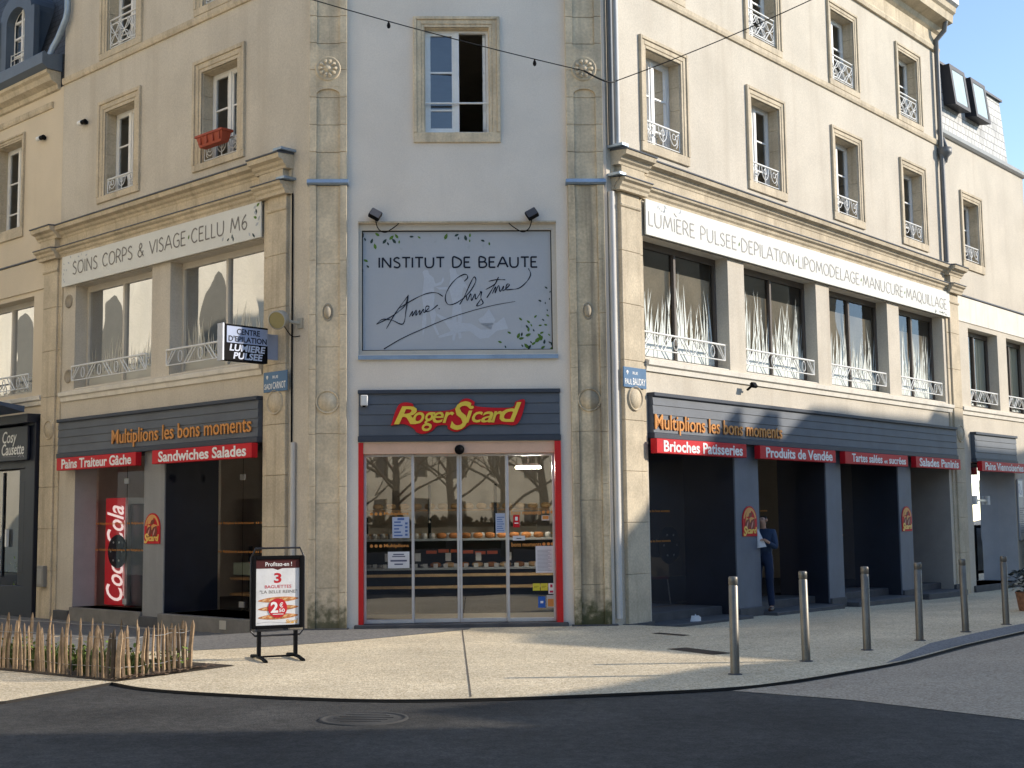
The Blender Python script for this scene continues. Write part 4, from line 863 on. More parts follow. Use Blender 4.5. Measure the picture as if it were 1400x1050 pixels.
# prints on the frosted window: capitals, signature, silhouettes, leaves
s = sgn('window_print', 'beauty salon print on the frosted window with capitals, handwritten signature and leaves', MF, 'window sign', at=(2.3, .1, 4.25))
O = -.0965
def fp(px, py):                                  # centimetre grid of the print -> wall metres
    return (.80 + (px-20)/1330*2.985, 6.15-(py-70)/870*1.9)
m = caps(MB(), 'INSTITUT DE BEAUTE', 1.07, 3.56, 5.565, 5.725, O, .026); m.build('lettering', LDK, s, MF)
sig = [[(125, 747), (230, 690), (320, 615), (345, 535), (330, 640), (308, 745), (230, 718), (165, 712), (125, 747)], [(192, 780), (260, 660), (345, 540)], [(275, 635), (380, 570), (470, 528), (540, 522), (585, 548)],
       [(352, 695), (375, 655), (372, 690), (400, 645), (398, 685), (425, 648), (424, 682), (450, 640), (455, 665), (490, 625), (470, 620), (465, 655), (500, 650), (550, 610)], [(556, 634), (562, 640)],
       [(735, 440), (760, 410), (740, 388), (680, 420), (625, 490), (602, 560), (625, 608), (690, 590), (770, 520), (815, 440), (805, 408), (780, 450), (735, 550), (702, 608), (745, 545), (755, 580), (780, 530), (785, 580), (810, 530), (815, 570), (855, 515), (850, 560), (865, 600), (820, 618), (850, 570)],
       [(845, 520), (850, 512)], [(885, 500), (950, 460), (975, 410), (940, 480), (892, 560)], [(905, 440), (965, 428), (1022, 430)], [(930, 530), (955, 480), (950, 525), (975, 470), (985, 515), (1010, 475), (1005, 510), (1050, 470), (1035, 462), (1025, 500), (1060, 500), (1120, 490), (1175, 440), (1200, 390), (1185, 348)],
       [(175, 925), (300, 850), (450, 780), (620, 708), (800, 650), (950, 612), (1090, 588)]]
m = MB()
for st in sig:
    p = smooth_line([fp(*q) for q in st], 6); k = len(p); ribbon(m, [tuple(q) for q in p], [.007+.010*abs(math.sin(i*.35)) for i in range(k)] if st is not sig[-1] else [.016-.01*i/k for i in range(k)], O+.001)
m.build('signature', LDK, s, MF)
sil1 = [(445, 370), (462, 352), (485, 360), (490, 385), (520, 410), (535, 455), (575, 440), (588, 405), (596, 430), (575, 462), (525, 480), (528, 560), (520, 610), (540, 680), (525, 740), (560, 825), (545, 828), (505, 740), (490, 620), (470, 680), (470, 740), (445, 835), (440, 740), (450, 620), (440, 550), (450, 470), (455, 410)]
sil2 = [(632, 350), (655, 330), (675, 350), (685, 385), (715, 410), (760, 480), (800, 525), (790, 530), (735, 480), (720, 520), (712, 620), (720, 700), (705, 780), (715, 850), (695, 855), (685, 770), (690, 700), (680, 690), (680, 800), (665, 870), (648, 865), (655, 770), (648, 690), (655, 600), (630, 500), (560, 498), (535, 480), (560, 482), (625, 480), (640, 420)]
sil3 = [(540, 670), (620, 710), (700, 740), (780, 745), (850, 790), (920, 790), (950, 720), (905, 640), (870, 690), (830, 715), (845, 745), (960, 740), (1010, 700), (1040, 785), (960, 800), (900, 850), (840, 858), (770, 800), (700, 810), (640, 830), (560, 850), (550, 835), (640, 800), (600, 740), (545, 690)]
for qi, q in enumerate((sil1, sil2, sil3)):
    qq = [Vector((*fp(*p), 0)) for p in q]; tri = tessellate_polygon([qq]); sm_ = MB(); sm_.add([(p.x, -O+.0008-.0005*qi, p.y) for p in qq], tri); sm_.build('silhouette', SIL, s, MF)
spots = [(*fp(x, y), L, a, k) for x, y, L, a, k in ((25, 100, .12, 1.5, 'd'), (45, 130, .06, 2, 'd'), (92, 143, .09, 1.2, 'd'), (115, 182, .1, 1.8, 'g'), (130, 95, .09, 2.5, 'g'), (182, 145, .1, .9, 'd'), (205, 163, .06, 2, 'd'), (230, 118, .1, .8, 'g'), (247, 143, .1, 2.2, 'd'), (265, 108, .09, 2.2, 'g'), (283, 150, .06, 1.5, 'g'), (370, 112, .07, 0, 'd'), (385, 152, .07, 2.2, 'p'), (422, 117, .06, 2.5, 'g'), (500, 103, .07, 2, 'p'), (535, 150, .05, .5, 'p'), (295, 200, .07, 2.3, 'p'), (610, 112, .11, 1.2, 'g'), (685, 102, .08, .5, 'd'), (698, 125, .05, 1.5, 'd'), (747, 122, .1, 1.8, 'd'), (778, 103, .07, 1.5, 'g'), (776, 143, .05, 1.5, 'g'), (768, 188, .09, 1.4, 'p'), (867, 143, .07, 2.8, 'd'), (870, 180, .08, 1.5, 'p'), (913, 165, .06, 1.7, 'g'), (50, 285, .08, 2.7, 'g'), (64, 328, .06, 2.3, 'd'), (22, 355, .1, 1.5, 'd'),
         (1307, 488, .06, 2.5, 'd'), (1296, 515, .06, 1.4, 'p'), (1335, 518, .04, 1.2, 'd'), (1330, 570, .04, 1.4, 'd'), (1262, 583, .06, 2.7, 'd'), (1263, 612, .06, 1.3, 'p'), (1300, 600, .04, 1.6, 'd'), (1313, 652, .04, 1.8, 'd'), (1315, 690, .06, 2.6, 'g'), (1230, 697, .06, .8, 'g'), (1125, 715, .07, 2.4, 'g'), (1180, 735, .07, 2.4, 'g'), (1200, 760, .05, 2, 'g'), (1170, 770, .07, 2.2, 'd'), (1180, 790, .08, 1.5, 'g'), (1132, 765, .06, 1.4, 'p'), (1263, 762, .06, .2, 'g'), (1283, 722, .05, 2.5, 'd'), (1300, 758, .06, 2.9, 'g'), (1216, 797, .05, 2, 'd'), (1273, 815, .07, .4, 'g'), (1045, 813, .07, 2.7, 'g'), (1110, 835, .1, 1.2, 'g'), (1133, 825, .07, 1.4, 'd'), (1178, 830, .1, .4, 'g'), (1130, 855, .09, .2, 'g'), (1258, 838, .1, 2.3, 'g'), (1245, 865, .13, .7, 'g'), (1270, 855, .09, 1.2, 'g'), (1215, 892, .08, .6, 'g'), (1197, 883, .05, 2.2, 'd'), (1323, 830, .05, 2.4, 'g'), (1326, 885, .05, 2.4, 'd'), (1290, 880, .08, 1.4, 'd'), (1345, 900, .1, 2.2, 'd'), (980, 880, .07, 2.8, 'g'), (1018, 915, .05, 2, 'd'), (1165, 910, .11, 2.3, 'g'), (1185, 918, .09, .9, 'd'), (1135, 908, .05, 2, 'd'), (1280, 920, .08, .5, 'g'), (1350, 925, .1, .2, 'g'), (1150, 938, .08, .2, 'd'))]
leaves_on(spots, O, LM, s, MF)
# slatted fascia boards with raised orange lettering
def fascia(name, label, M, u0, u1, z0, z1, o, text=None, cap=True, at_u=None):
    s = sgn(name, label, M, 'shop sign', at=((u0+u1)/2, 0, z0))
    zb, zt = z0+.09, z1-.06; n = 4; h = (zt-zb)/n; m = MB()
    for i in range(n): m.prof(u0, u1, [(-.005, zb+i*h+.006), (o+.012, zb+i*h+.006), (o, zb+(i+1)*h), (-.005, zb+(i+1)*h)])
    m.bx(u0+.003, u1-.003, -.005, o-.012, zb, zt); m.build('slat_board', FAS, s, M)
    MB().bx(u0-.01, u1+.01, -.005, o+.045, zt, z1).bx(u0-.01, u1+.01, -.005, o+.03, z0, zb).build('edge_trim', FAST, s, M, .006)
    if text:
        t, a, b, c, e = text; text_mb(MB(), t, a, b, c, e, o+.012, .02, .008).build('lettering', ORG, s, M)
    return s
fascia('fascia_sign', 'blue grey slatted fascia board with orange lettering on the shaded left facade', ML, -7.48, -1.15, 2.89, 3.63, .1, ('Multiplions les bons moments', -5.5, -1.3, 2.985, 3.32))
fascia('fascia_sign', 'longest blue grey slatted fascia board, part sunlit and part shaded, on the right facade', MR, 1.0, 13.40, 2.89, 3.63, .1, ('Multiplions les bons moments', 1.02, 5.15, 2.96, 3.28))
fascia('fascia_sign', 'short blank blue grey fascia board on the neighbour right of the corner building', MR, 14.5, 17.25, 2.86, 3.58, .1)
s = fascia('fascia_sign', 'blue grey fascia board over the entrance carrying the yellow and red shop name', MF, .765, 3.865, 2.83, 3.63, .02)
# shop name: yellow italic letters over a red outline board
def name_letters(off, o, th):
    m = MB()
    text_mb(m, 'R', 1.31, 1.66, 3.095, 3.37, o, th, .016, .3); text_mb(m, 'o', 1.60, 1.775, 3.10, 3.28, o+.001, th, .014, .3); text_mb(m, 'g', 1.735, 1.945, 2.985, 3.275, o+.002, th, .008, .3); text_mb(m, 'e', 1.90, 2.075, 3.11, 3.28, o+.0015, th, .010, .3); text_mb(m, 'r', 2.055, 2.235, 3.11, 3.28, o+.0005, th, .014, .3)
    text_mb(m, 'S', 2.17, 2.50, 3.0, 3.44, o+.003, th, .012, .3); text_mb(m, 'i', 2.395, 2.535, 3.11, 3.37, o+.0005, th, .014, .3); text_mb(m, 'c', 2.505, 2.675, 3.11, 3.28, o+.0015, th, .013, .3); text_mb(m, 'a', 2.645, 2.835, 3.11, 3.28, o+.001, th, .011, .3); text_mb(m, 'r', 2.805, 2.975, 3.11, 3.285, o+.0005, th, .013, .3); text_mb(m, 'd', 2.93, 3.27, 3.115, 3.42, o+.0015, th, .013, .3)
    return m
bd = [(1.28+((X/6.667+520)-536)/89.2, 3.39-((Y/6.667+540)-555)/88) for X, Y in ((95, 285), (170, 95), (290, 85), (340, 150), (640, 148), (740, 60), (800, 45), (860, 75), (885, 118), (1190, 130), (1240, 75), (1325, 70), (1255, 275), (1110, 280), (960, 285), (830, 280), (760, 320), (690, 345), (620, 320), (605, 285), (520, 290), (470, 335), (390, 362), (330, 345), (300, 310), (210, 270))]
MB().poly([tuple(p) for p in smooth_line(bd+[bd[0]], 5)[:-1]], .036, .066).build('outline_board', RED, s, MF, .004)
name_letters(0, .075, .012).build('lettering', YEL, s, MF)
# red name boards under the fascias
def red_sign(M, u0, u1, text, label, small=None):
    s = sgn('red_sign', label, M, 'sign', 'red product signs under the fascias', at=((u0+u1)/2, -.1, 2.64))
    MB().bx(u0, u1, .11, .23, 2.645, 2.88).build('panel', RED, s, M, .006)
    m = MB()
    if small:
        a, b, c = text; k = (u1-u0)
        text_mb(m, a, u0+.10*k, u0+.57*k, 2.685, 2.85, .231, .004, .022); text_mb(m, b, u0+.60*k, u0+.655*k, 2.69, 2.76, .231, .004, .02); text_mb(m, c, u0+.68*k, u0+.96*k, 2.685, 2.83, .231, .004, .022)
    else: text_mb(m, text, u0+.07*(u1-u0), u1-.05*(u1-u0), 2.672, 2.855, .231, .004, .024)
    m.build('lettering', LWH, s, M); return s
red_sign(ML, -7.28, -4.52, 'Pains Traiteur Gâche', 'red sign reading Pains Traiteur Gâche, above the drinks fridge window')
red_sign(ML, -4.0, -1.14, 'Sandwiches Salades', 'red sign reading Sandwiches Salades, above the dark doorway of the left facade')
red_sign(MR, .90, 3.68, 'Brioches Patisseries', 'red sign reading Brioches Patisseries, partly in sun at the right corner pilaster')
red_sign(MR, 4.15, 7.05, 'Produits de Vendée', 'red sign reading Produits de Vendée, above the standing person')
red_sign(MR, 7.45, 10.38, ('Tartes salées', 'et', 'sucrées'), 'red sign reading Tartes salées et sucrées, on the right facade', True)
red_sign(MR, 10.80, 13.25, 'Salades Paninis', 'red sign reading Salades Paninis, above the blank grey recess')
red_sign(MR, 14.55, 17.45, 'Pains Viennoiseries', 'red sign reading Pains Viennoiseries, on the right neighbour house')
# arched red and orange plaques on the piers
def plaque(M, u, label):
    s = sgn('arched_plaque', label, M, 'plaque', 'arched bakery plaques on the piers', at=(u, -.015, 1.26)); wd_, z0, z1 = .245, 1.28, 1.80
    def arch(k, dz=0, zb=z0): return [(u-wd_*k, zb), (u+wd_*k, zb)]+[(u+wd_*k*math.cos(t*math.pi/12), 1.56+dz+.25*k*math.sin(t*math.pi/12)) for t in range(13)]
    MB().poly(arch(1), .013, .03).build('panel', RED, s, M)
    m = MB()
    N = 14
    for t in range(N):
        a0, a1 = math.pi*(t/N*.9+.05), math.pi*((t+1)/N*.9+.05)
        m.add([(u+wd_*r*math.cos(a), -.032, 1.56+.25*r*math.sin(a)) for r, a in ((.72, a0), (.9, a0), (.9, a1), (.72, a1))], [(0, 1, 2, 3)])
    leaf(m, u-.04, 1.69, .26, .55, .034, .35); m.add([(u+x, -.0325, z) for x, z in ((-.16, 1.52), (.16, 1.52), (.16, 1.60), (.04, 1.62), (-.04, 1.58), (-.13, 1.62))], [(0, 1, 2, 3, 4, 5)])
    m.build('emblem', flat('plaque_orange', (.68, .33, .10), .5), s, M)
    m = MB()
    for dx, a in ((-.085, 1.0), (.085, 1.0)): leaf(m, u+dx, 1.49, .24, a, .035, .7)
    leaf(m, u+.02, 1.655, .16, .4, .0355, .5); m.build('emblem', flat('plaque_brown', (.20, .035, .02), .5), s, M)
    m = MB()
    for dx, a in ((-.10, 1.1), (.07, 1.1)): leaf(m, u+dx, 1.48, .17, a, .037, .2)
    m.build('emblem', flat('plaque_pink', (.6, .28, .24), .5), s, M)
    m = MB(); text_mb(m, 'S', u-.235, u-.115, 1.285, 1.46, .032, .006, .03, .25); text_mb(m, 'icard', u-.14, u+.22, 1.325, 1.44, .032, .006, .03, .2); m.build('lettering', flat('plaque_yellow', (.85, .55, .12), .4), s, M)
plaque(ML, -4.28, 'arched red and orange bakery plaque on the grey pier of the left facade')
plaque(MR, 4.06, 'arched red and orange bakery plaque on the pier beside the standing person')
plaque(MR, 10.66, 'arched red and orange bakery plaque on the pier left of the blank grey recess')
# projecting light box at the left corner
s = sgn('projecting_sign', 'black and pale blue light box sign reading CENTRE EPILATION, sticking out of the left pilaster', ML, at=(-.62, -.1, 4.2))
Pc = on(ML, -.62, .07, 4.1); MX = frame_m(Pc, Vector((-.985, -.17)))
MX = frame_m(on(ML, -.66, 1.12, 4.08), (on(ML, -.66, .30, 0)-on(ML, -.66, 1.12, 0)).to_2d())
MB().bx(0, .82, -.10, .02, 0, .56).build('box', BLK, s, MX, .008); MB().bx(-.03, -.004, -.11, .03, -.005, .565).build('edge_profile', flat('silver_profile', (.45, .48, .55), .4, .4), s, MX)
MB().bx(.05, .81, .021, .024, .275, .53).build('panel', flat('pale_blue_panel', (.36, .42, .58), .45), s, MX)
MB().bx(.82, 1.12, -.05, -.03, .08, .48).build('bracket', flat('bracket_blue', (.33, .37, .48), .5), s, MX)
m = MB(); text_mb(m, 'CENTRE', .23, .66, .41, .50, .0245, .003, .02); text_mb(m, "D'EPILATION", .08, .79, .295, .385, .0245, .003, .02); m.build('lettering', LDK, s, MX)
m = MB(); text_mb(m, 'LUMIERE', .10, .77, .15, .255, .021, .003, .03, .15); text_mb(m, 'PULSEE', .17, .72, .03, .135, .021, .003, .03, .15); m.build('lettering', flat('pale_blue_letter', (.55, .6, .72), .5), s, MX)
# street name plates
def plate(M, u0, u1, o, a, b, label):
    s = sgn('street_plate', label, M, 'street sign', at=((u0+u1)/2, -o, 3.66)); MB().bx(u0, u1, o, o+.02, 3.665, 3.985).build('panel', flat('enamel_blue', (.10, .19, .32), .35), s, M, .004)
    m = MB(); text_mb(m, 'RUE', u0+.24, u0+.38, 3.875, 3.92, o+.021, .002, .01); k = a.split(' ')
    text_mb(m, k[0], u0+.03, u0+.22, 3.71, 3.80, o+.021, .002, .01); text_mb(m, k[1], u0+.245, u1-.03, 3.71, 3.82, o+.021, .002, .01)
    m.lathe([(0, .002), (.028, .002)], (u0+.1, -o-.02, 3.905), 10, 'y'); m.add([(u0+.075, -o-.022, 3.9), (u0+.125, -o-.022, 3.9), (u0+.1, -o-.022, 3.86)], [(0, 1, 2)]); m.build('lettering', LWH, s, M)
plate(ML, -1.02, -.42, .08, 'SADI CARNOT', 'SADI', 'blue enamel street name plate beneath the projecting light box')
plate(MR, .22, .84, .08, 'PAUL BAUDRY', 'PAUL', 'blue enamel street name plate on the right corner pilaster')
# neighbour shop board
s = sgn('shop_board', 'dark navy board with white script lettering on the left neighbour shop front', ML, 'shop sign', at=(-10, -.3, 2.9))
MB().bx(-11.6, -8.5, .14, .2, 2.90, 3.58).build('panel', NAVY, s, ML, .01)
m = MB(); text_mb(m, 'Cosy', -9.52, -8.93, 3.19, 3.50, .201, .004, .008, .2); text_mb(m, 'Causette', -9.54, -8.62, 3.02, 3.25, .201, .004, .008, .2); m.build('lettering', LWH, s, ML)
m = MB()
for i in range(5): leaf(m, -8.84+i*.05, 2.985+.015*(i % 2), .07, .3+i*.5, .203, .3)
ribbon(m, [(-9.47, 3.0), (-8.92, 2.985)], .006, .202); m.build('leaf_print', flat('grey_print', (.35, .36, .4), .5), s, ML)

# ================================================================== FITTINGS ON THE WALLS
def spot(u, tilt, label):
    t = thing('spotlight', label, 'spotlight', MF @ Matrix.Translation((u, -.02, 6.34)), 'black spotlights over the frosted window')
    M = MF @ Matrix.Translation((u, -.12, 6.36)) @ Matrix.Rotation(tilt, 4, 'Y') @ Matrix.Rotation(R_(-25), 4, 'X')
    MB().bx(-.09, .09, -.04, .05, -.075, .075).build('housing', BLK, t, M, .012); MB().bx(-.05, .05, -.1, -.04, .02, .11).build('bracket', BLK, t, M, .01)
    MB().bx(-.08, .08, .05, .055, -.065, .065).build('lens', flat('spot_lens', (.08, .08, .09), .1), t, M)
    sg = 1 if u < 2 else -1
    MB().tube(smooth3([(u+.0, -.06, 6.29), (u+.04*sg, -.04, 6.16), (u+.14*sg, -.03, 6.10), (u+.26*sg, -.03, 6.16), (u+.36*sg, -.03, 6.24)]), .008, 6).build('cable', BLK, t, MF)
spot(1.03, .5, 'black spotlight over the left end of the frosted window'); spot(3.47, -.5, 'black spotlight over the right end of the frosted window')
t = thing('floodlight', 'beige floodlight pointing at the street beside the left pilaster', 'floodlight', ML @ Matrix.Translation((-.2, 0, 4.7)))
BG = flat('beige_metal', (.42, .40, .34), .5); Mf = ML @ Matrix.Translation((-.36, -.28, 4.76)) @ Matrix.Rotation(R_(20), 4, 'X') @ Matrix.Rotation(R_(25), 4, 'Z')
MB().lathe([(0, -.12), (.09, -.12), (.13, -.05), (.14, .1), (.15, .12), (.13, .125)], (0, 0, 0), 20, 'y').build('housing', BG, t, Mf); MB().lathe([(0, .115), (.132, .115)], (0, 0, 0), 20, 'y').build('lens', flat('flood_lens', (.30, .26, .12), .15), t, Mf)
MB().tube([(-.36, -.2, 4.76), (-.22, -.1, 4.7), (-.2, 0, 4.7)], .025, 8).bx(-.26, -.14, -.01, .03, 4.62, 4.78).build('bracket', BG, t, ML); MB().tube(smooth3([(-.36, -.2, 4.65), (-.3, -.1, 4.5), (-.2, -.02, 4.5)]), .008, 6).build('cable', BLK, t, ML)
t = thing('alarm_box', 'small white alarm box on the left end of the entrance fascia', 'alarm box', MF @ Matrix.Translation((.85, -.03, 3.4)))
MB().bx(.80, .91, .02, .1, 3.38, 3.55).build('housing', flat('alarm_white', (.7, .7, .68), .4), t, MF, .012); MB().bx(.83, .88, .1, .106, 3.36, 3.385).build('lens', BLK, t, MF)
for u, z, lb in ((-8.52, 9.38, 'black and white cylinder wall lamp on the left neighbour house'), (-6.90, 9.35, 'black and white cylinder wall lamp beside the upper left window')):
    t = thing('wall_lamp', lb, 'wall lamp', ML @ Matrix.Translation((u, 0, z)), 'small cylinder wall lamps'); MB().tube([(u-.1, -.08, z), (u+.02, -.08, z)], .05, 12).build('lens', LWH, t, ML); MB().tube([(u+.02, -.08, z), (u+.14, -.08, z)], .045, 12).bx(u+.02, u+.1, -.01, .06, z-.03, z+.03).build('housing', BLK, t, ML)
for u in (4.05, ): 
    t = thing('small_floodlight', 'small black floodlight under the sill band above the first red sign' if u < 5 else 'small black floodlight under the sill band above the third red sign', 'floodlight', MR @ Matrix.Translation((u, -.1, 3.98)))
    Mq = MR @ Matrix.Translation((u, -.2, 3.95)) @ Matrix.Rotation(R_(-35), 4, 'X'); MB().bx(-.07, .07, -.03, .03, -.05, .05).build('housing', BLK, t, Mq, .008); MB().bx(-.02, .02, -.16, -.03, 0, .03).build('bracket', BLK, t, Mq)
t = thing('meter_box', 'small grey metal meter box low on the leftmost stone pilaster', 'meter box', ML @ Matrix.Translation((-7.95, -.07, .45)))
MB().bx(-8.08, -7.84, .06, .16, .45, .85).build('housing', flat('meter_grey', (.27, .26, .24), .5, .2), t, ML, .012); MB().bx(-8.05, -7.87, .16, .168, .5, .8).build('lid', flat('meter_lid', (.32, .31, .29), .45, .2), t, ML, .004)
t = thing('flower_box', 'terracotta flower box hanging on the upper left window rail', 'flower box', ML @ Matrix.Translation((-2.45, -.1, 7.98)))
TER = flat('terracotta', (.36, .075, .04), .6); m = MB(); u0, u1 = -2.82, -2.06
m.add([(u0+.06, -.04, 7.98), (u1-.06, -.04, 7.98), (u1-.06, -.18, 7.98), (u0+.06, -.18, 7.98), (u0, -.01, 8.17), (u1, -.01, 8.17), (u1, -.22, 8.17), (u0, -.22, 8.17)], [(0, 1, 2, 3), (0, 1, 5, 4), (1, 2, 6, 5), (2, 3, 7, 6), (3, 0, 4, 7)])
m.build('trough', TER, t, ML, .006); m = MB(); m.bx(u0-.015, u1+.015, -.01, .235, 8.15, 8.19)
for i in range(4): m.bx(u0+.12+i*.18, u0+.15+i*.18, .17, .225, 8.02, 8.15)
m.build('rim', TER, t, ML, .004); MB().bx(u0+.02, u1-.02, .01, .2, 8.19, 8.195).build('soil', flat('potting_soil', (.03, .022, .015), .95), t, ML)
# info panel and the things at the right edge
t = thing('info_panel', 'narrow grey wall panel with a blue emblem beside the right neighbour window', 'panel', MR @ Matrix.Translation((17.45, 0, 1.5)))
MB().bx(17.36, 17.72, .01, .05, .95, 2.5).build('panel', flat('info_grey', (.33, .34, .37), .4), t, MR, .01); m = MB()
for i in range(12): m.bx(17.42, 17.42+.2+.06*(i % 3), .051, .053, 1.15+i*.055, 1.17+i*.055)
m.build('lettering', flat('info_text', (.18, .18, .2), .6), t, MR); m = MB().bx(17.39, 17.69, .051, .053, 2.05, 2.46); m.build('emblem_field', flat('info_white', (.62, .64, .68), .4), t, MR)
m = MB(); ribbon(m, smooth_line([(17.40, 2.15), (17.38, 2.3), (17.44, 2.38), (17.5, 2.28), (17.46, 2.16), (17.56, 2.12), (17.58, 2.22)], 5), .02, .054); m.build('emblem', flat('info_blue', (.1, .15, .4), .4), t, MR)

# ================================================================== STREET FURNITURE
def boll(p, first=[]):
    M = T(p[0], p[1], 0)
    if not first:
        t = thing('bollard', '', 'bollard', M); MB().lathe([(.048, -.02), (.048, .90), (.043, .905), (.043, .915), (.048, .92), (.048, .985), (.042, .998), (0, 1.0)], (0, 0, 0), 24).build('post', STEEL, t)
        MB().lathe([(.0495, .0), (.075, .0), (.075, .006), (.0495, .012)], (0, 0, 0), 20).build('base_ring', STEP, t); first.append(t); return t
    r = first[0].copy(); COL.objects.link(r); r.matrix_world = M; WM[r.name] = M
    for c in first[0].children: q = c.copy(); COL.objects.link(q); q.parent = r
    return r
for k, lb in enumerate(('nearest steel bollard, in front of the first red sign pier', 'second steel bollard from the corner, its top catching the sun', 'third steel bollard from the corner, with a small dark hole in its post', 'fourth steel bollard from the corner, before the third pier', 'fifth steel bollard from the corner, before the last stone pilaster', 'farthest steel bollard, in front of the right neighbour shop')):
    o = boll((2.262+k*.990, 13.888+k*1.166)); o.matrix_world = WM[o.name] @ Matrix.Rotation(R_((.4, -.5, .3, .7, -.4, .2)[k]), 4, 'Y') @ Matrix.Rotation(k*1.3, 4, 'Z')
    tag(o, lb, 'bollard', 'steel bollards along the kerb')
# advertising board
sb = thing('pavement_sign', 'black framed poster stand advertising baguettes on the pavement by the left pilaster', 'pavement sign', T(-2.83, 16.0, 0, R_(19)))
MS = T(-2.83, 16.0, 0, R_(23))
m = MB()
for sx in (-.22, .22): m.bx(sx-.02, sx+.02, -.03, .03, .03, .33); m.tube([(sx, -.40, .012), (sx, -.14, .035), (sx, .14, .035), (sx, .40, .012)], .022, 6)
m.tube([(-.22, 0, .035), (.22, 0, .035)], .012, 6); m.build('foot', BLK, sb, MS)
m = MB(); fr = [(-.32, 0, .34), (-.32, 0, 1.2), (-.27, 0, 1.31), (.27, 0, 1.31), (.32, 0, 1.2), (.32, 0, .34), (.27, 0, .28), (-.27, 0, .28)]; m.tube(fr+[fr[0]], .012, 8); m.build('hoop', flat('chrome_black', (.04, .04, .045), .25, .4), sb, MS)
m = MB(); m.bx(-.305, -.262, -.02, .025, .36, 1.22); m.bx(.262, .305, -.02, .025, .36, 1.22); m.bx(-.262, .262, -.02, .025, 1.175, 1.22); m.bx(-.262, .262, -.02, .025, .36, .40); m.bx(-.262, .262, -.02, .0, .40, 1.175); m.build('frame', BLK, sb, MS, .006)
poster = MB().bx(-.262, .262, .0, .004, .40, 1.175).build('poster', surf('poster_white', (.70, .70, .70), .5, .06, 6, 0, 40, bump=.6, bscale=7), sb, MS)
MB().bx(-.262, .262, .0045, .006, 1.07, 1.175).build('band', flat('poster_brown', (.08, .02, .02), .5), poster, MS); MB().add([(-.06, -.0055, 1.071), (.06, -.0055, 1.071), (.0, -.0055, 1.05)], [(0, 1, 2)]).build('band', flat('poster_brown2', (.08, .02, .02), .5), poster, MS)
m = MB(); text_mb(m, 'Profitez-en !', -.15, .17, 1.095, 1.145, .0065, .001, .012); m.build('lettering', LWH, poster, MS)
PR = flat('poster_red', (.52, .02, .03), .5)
m = MB(); text_mb(m, '3', -.045, .045, .895, 1.015, .0045, .001, .03); text_mb(m, 'BAGUETTES', -.155, .165, .835, .872, .0045, .001, .006); m.lathe([(0, .002), (.115, .002)], (.0, -.0085, .60), 28, 'y'); m.build('lettering', PR, poster, MS)
m = MB(); text_mb(m, '"LA BELLE REINE"', -.215, .235, .775, .812, .0045, .001, .006); m.build('lettering', LGR, poster, MS)
for i, z in enumerate((.70, .60, .50)):
    m = MB(); pts = []
    for k in range(25):
        a = k*2*math.pi/24; x = .245*math.cos(a); pts.append((x+.01, z+.032*math.sin(a)*(1-.35*(abs(x)/.245)**3)+.02*math.cos(a)*.5))
    m.poly(pts[:-1], .0045, .0065); b_ = m.build('baguette_print', surf('crust_print', (.50, .19, .06), .6, .4, 25, .1, 60, bump=0), poster, MS)
    m = MB()
    for k in range(5): leaf(m, -.16+k*.085, z+.004*k-.004, .07, .35, .0072, .3)
    m.build('crust_cuts', flat('crust_pale', (.68, .42, .2), .6), b_, MS)
m = MB(); text_mb(m, '2', -.085, .005, .545, .675, .011, .001, .035); text_mb(m, '€', .02, .065, .605, .665, .011, .001, .02); text_mb(m, '50', .015, .085, .55, .592, .011, .001, .02); ribbon(m, [(-.06, .528), (.07, .528)], .008, .011); m.build('lettering', LWH, poster, MS)
m = MB(); text_mb(m, 'Sicard', .10, .245, .415, .462, .0045, .001, .03, .2); m.build('lettering', flat('poster_orange', (.75, .38, .03), .5), poster, MS)
m = MB(); ribbon(m, smooth_line([(-.25, .425), (-.1, .44), (.1, .425), (.25, .47)], 5), .003, .0045); m.build('wave_print', flat('poster_line', (.3, .3, .32), .5), poster, MS)
# chestnut paling fence round the planting bed
PA, PB, PC, PD = Vector((-4.13, 14.02)), Vector((-3.60, 15.02)), Vector((-6.9, 16.05)), Vector((-6.3, 17.1))
PC = PA + (Vector((-5.82, 15.31))-PA)*1.9; PD = PB + (PC-PA)*.97
bed_pts = [PA+Vector((.02, -.14)), PB+Vector((.42, .28)), PB+Vector((.1, .5)), PD+Vector((.1, .2)), PC+Vector((-.1, -.1))]
tag(sheet('planting_bed', bed_pts, flat('bed_soil', (.055, .042, .03), .95, 0, .4, bump=.8), .008, follow=False), 'dark bare soil of the planting bed inside the wooden fence', 'soil', kind='stuff')
fe = thing('picket_fence', 'low chestnut paling fence of rough split stakes around the planting bed', 'fence', T(-4.13, 14.02, 0))
PK = surf('split_chestnut', (.42, .285, .165), .85, .35, 7, .1, 50, streak=.5, streakcol=(.17, .13, .09), bump=.5, bscale=40, stretch=(12, 12, 1), stthr=(.4, .65))
def per_object(m, lo, hi):
    t, n, l = nodes(m); b = n['Principled BSDF']; src = b.inputs['Base Color'].links[0].from_socket; oi = n.new('ShaderNodeObjectInfo'); mr = n.new('ShaderNodeMapRange'); mr.inputs[3].default_value = lo; mr.inputs[4].default_value = hi
    l.new(oi.outputs['Random'], mr.inputs[0]); v = n.new('ShaderNodeVectorMath'); v.operation = 'SCALE'; l.new(src, v.inputs[0]); l.new(mr.outputs[0], v.inputs['Scale']); l.new(v.outputs[0], b.inputs['Base Color'])
per_object(PK, .3, 1.1)
rp = random.Random(11)
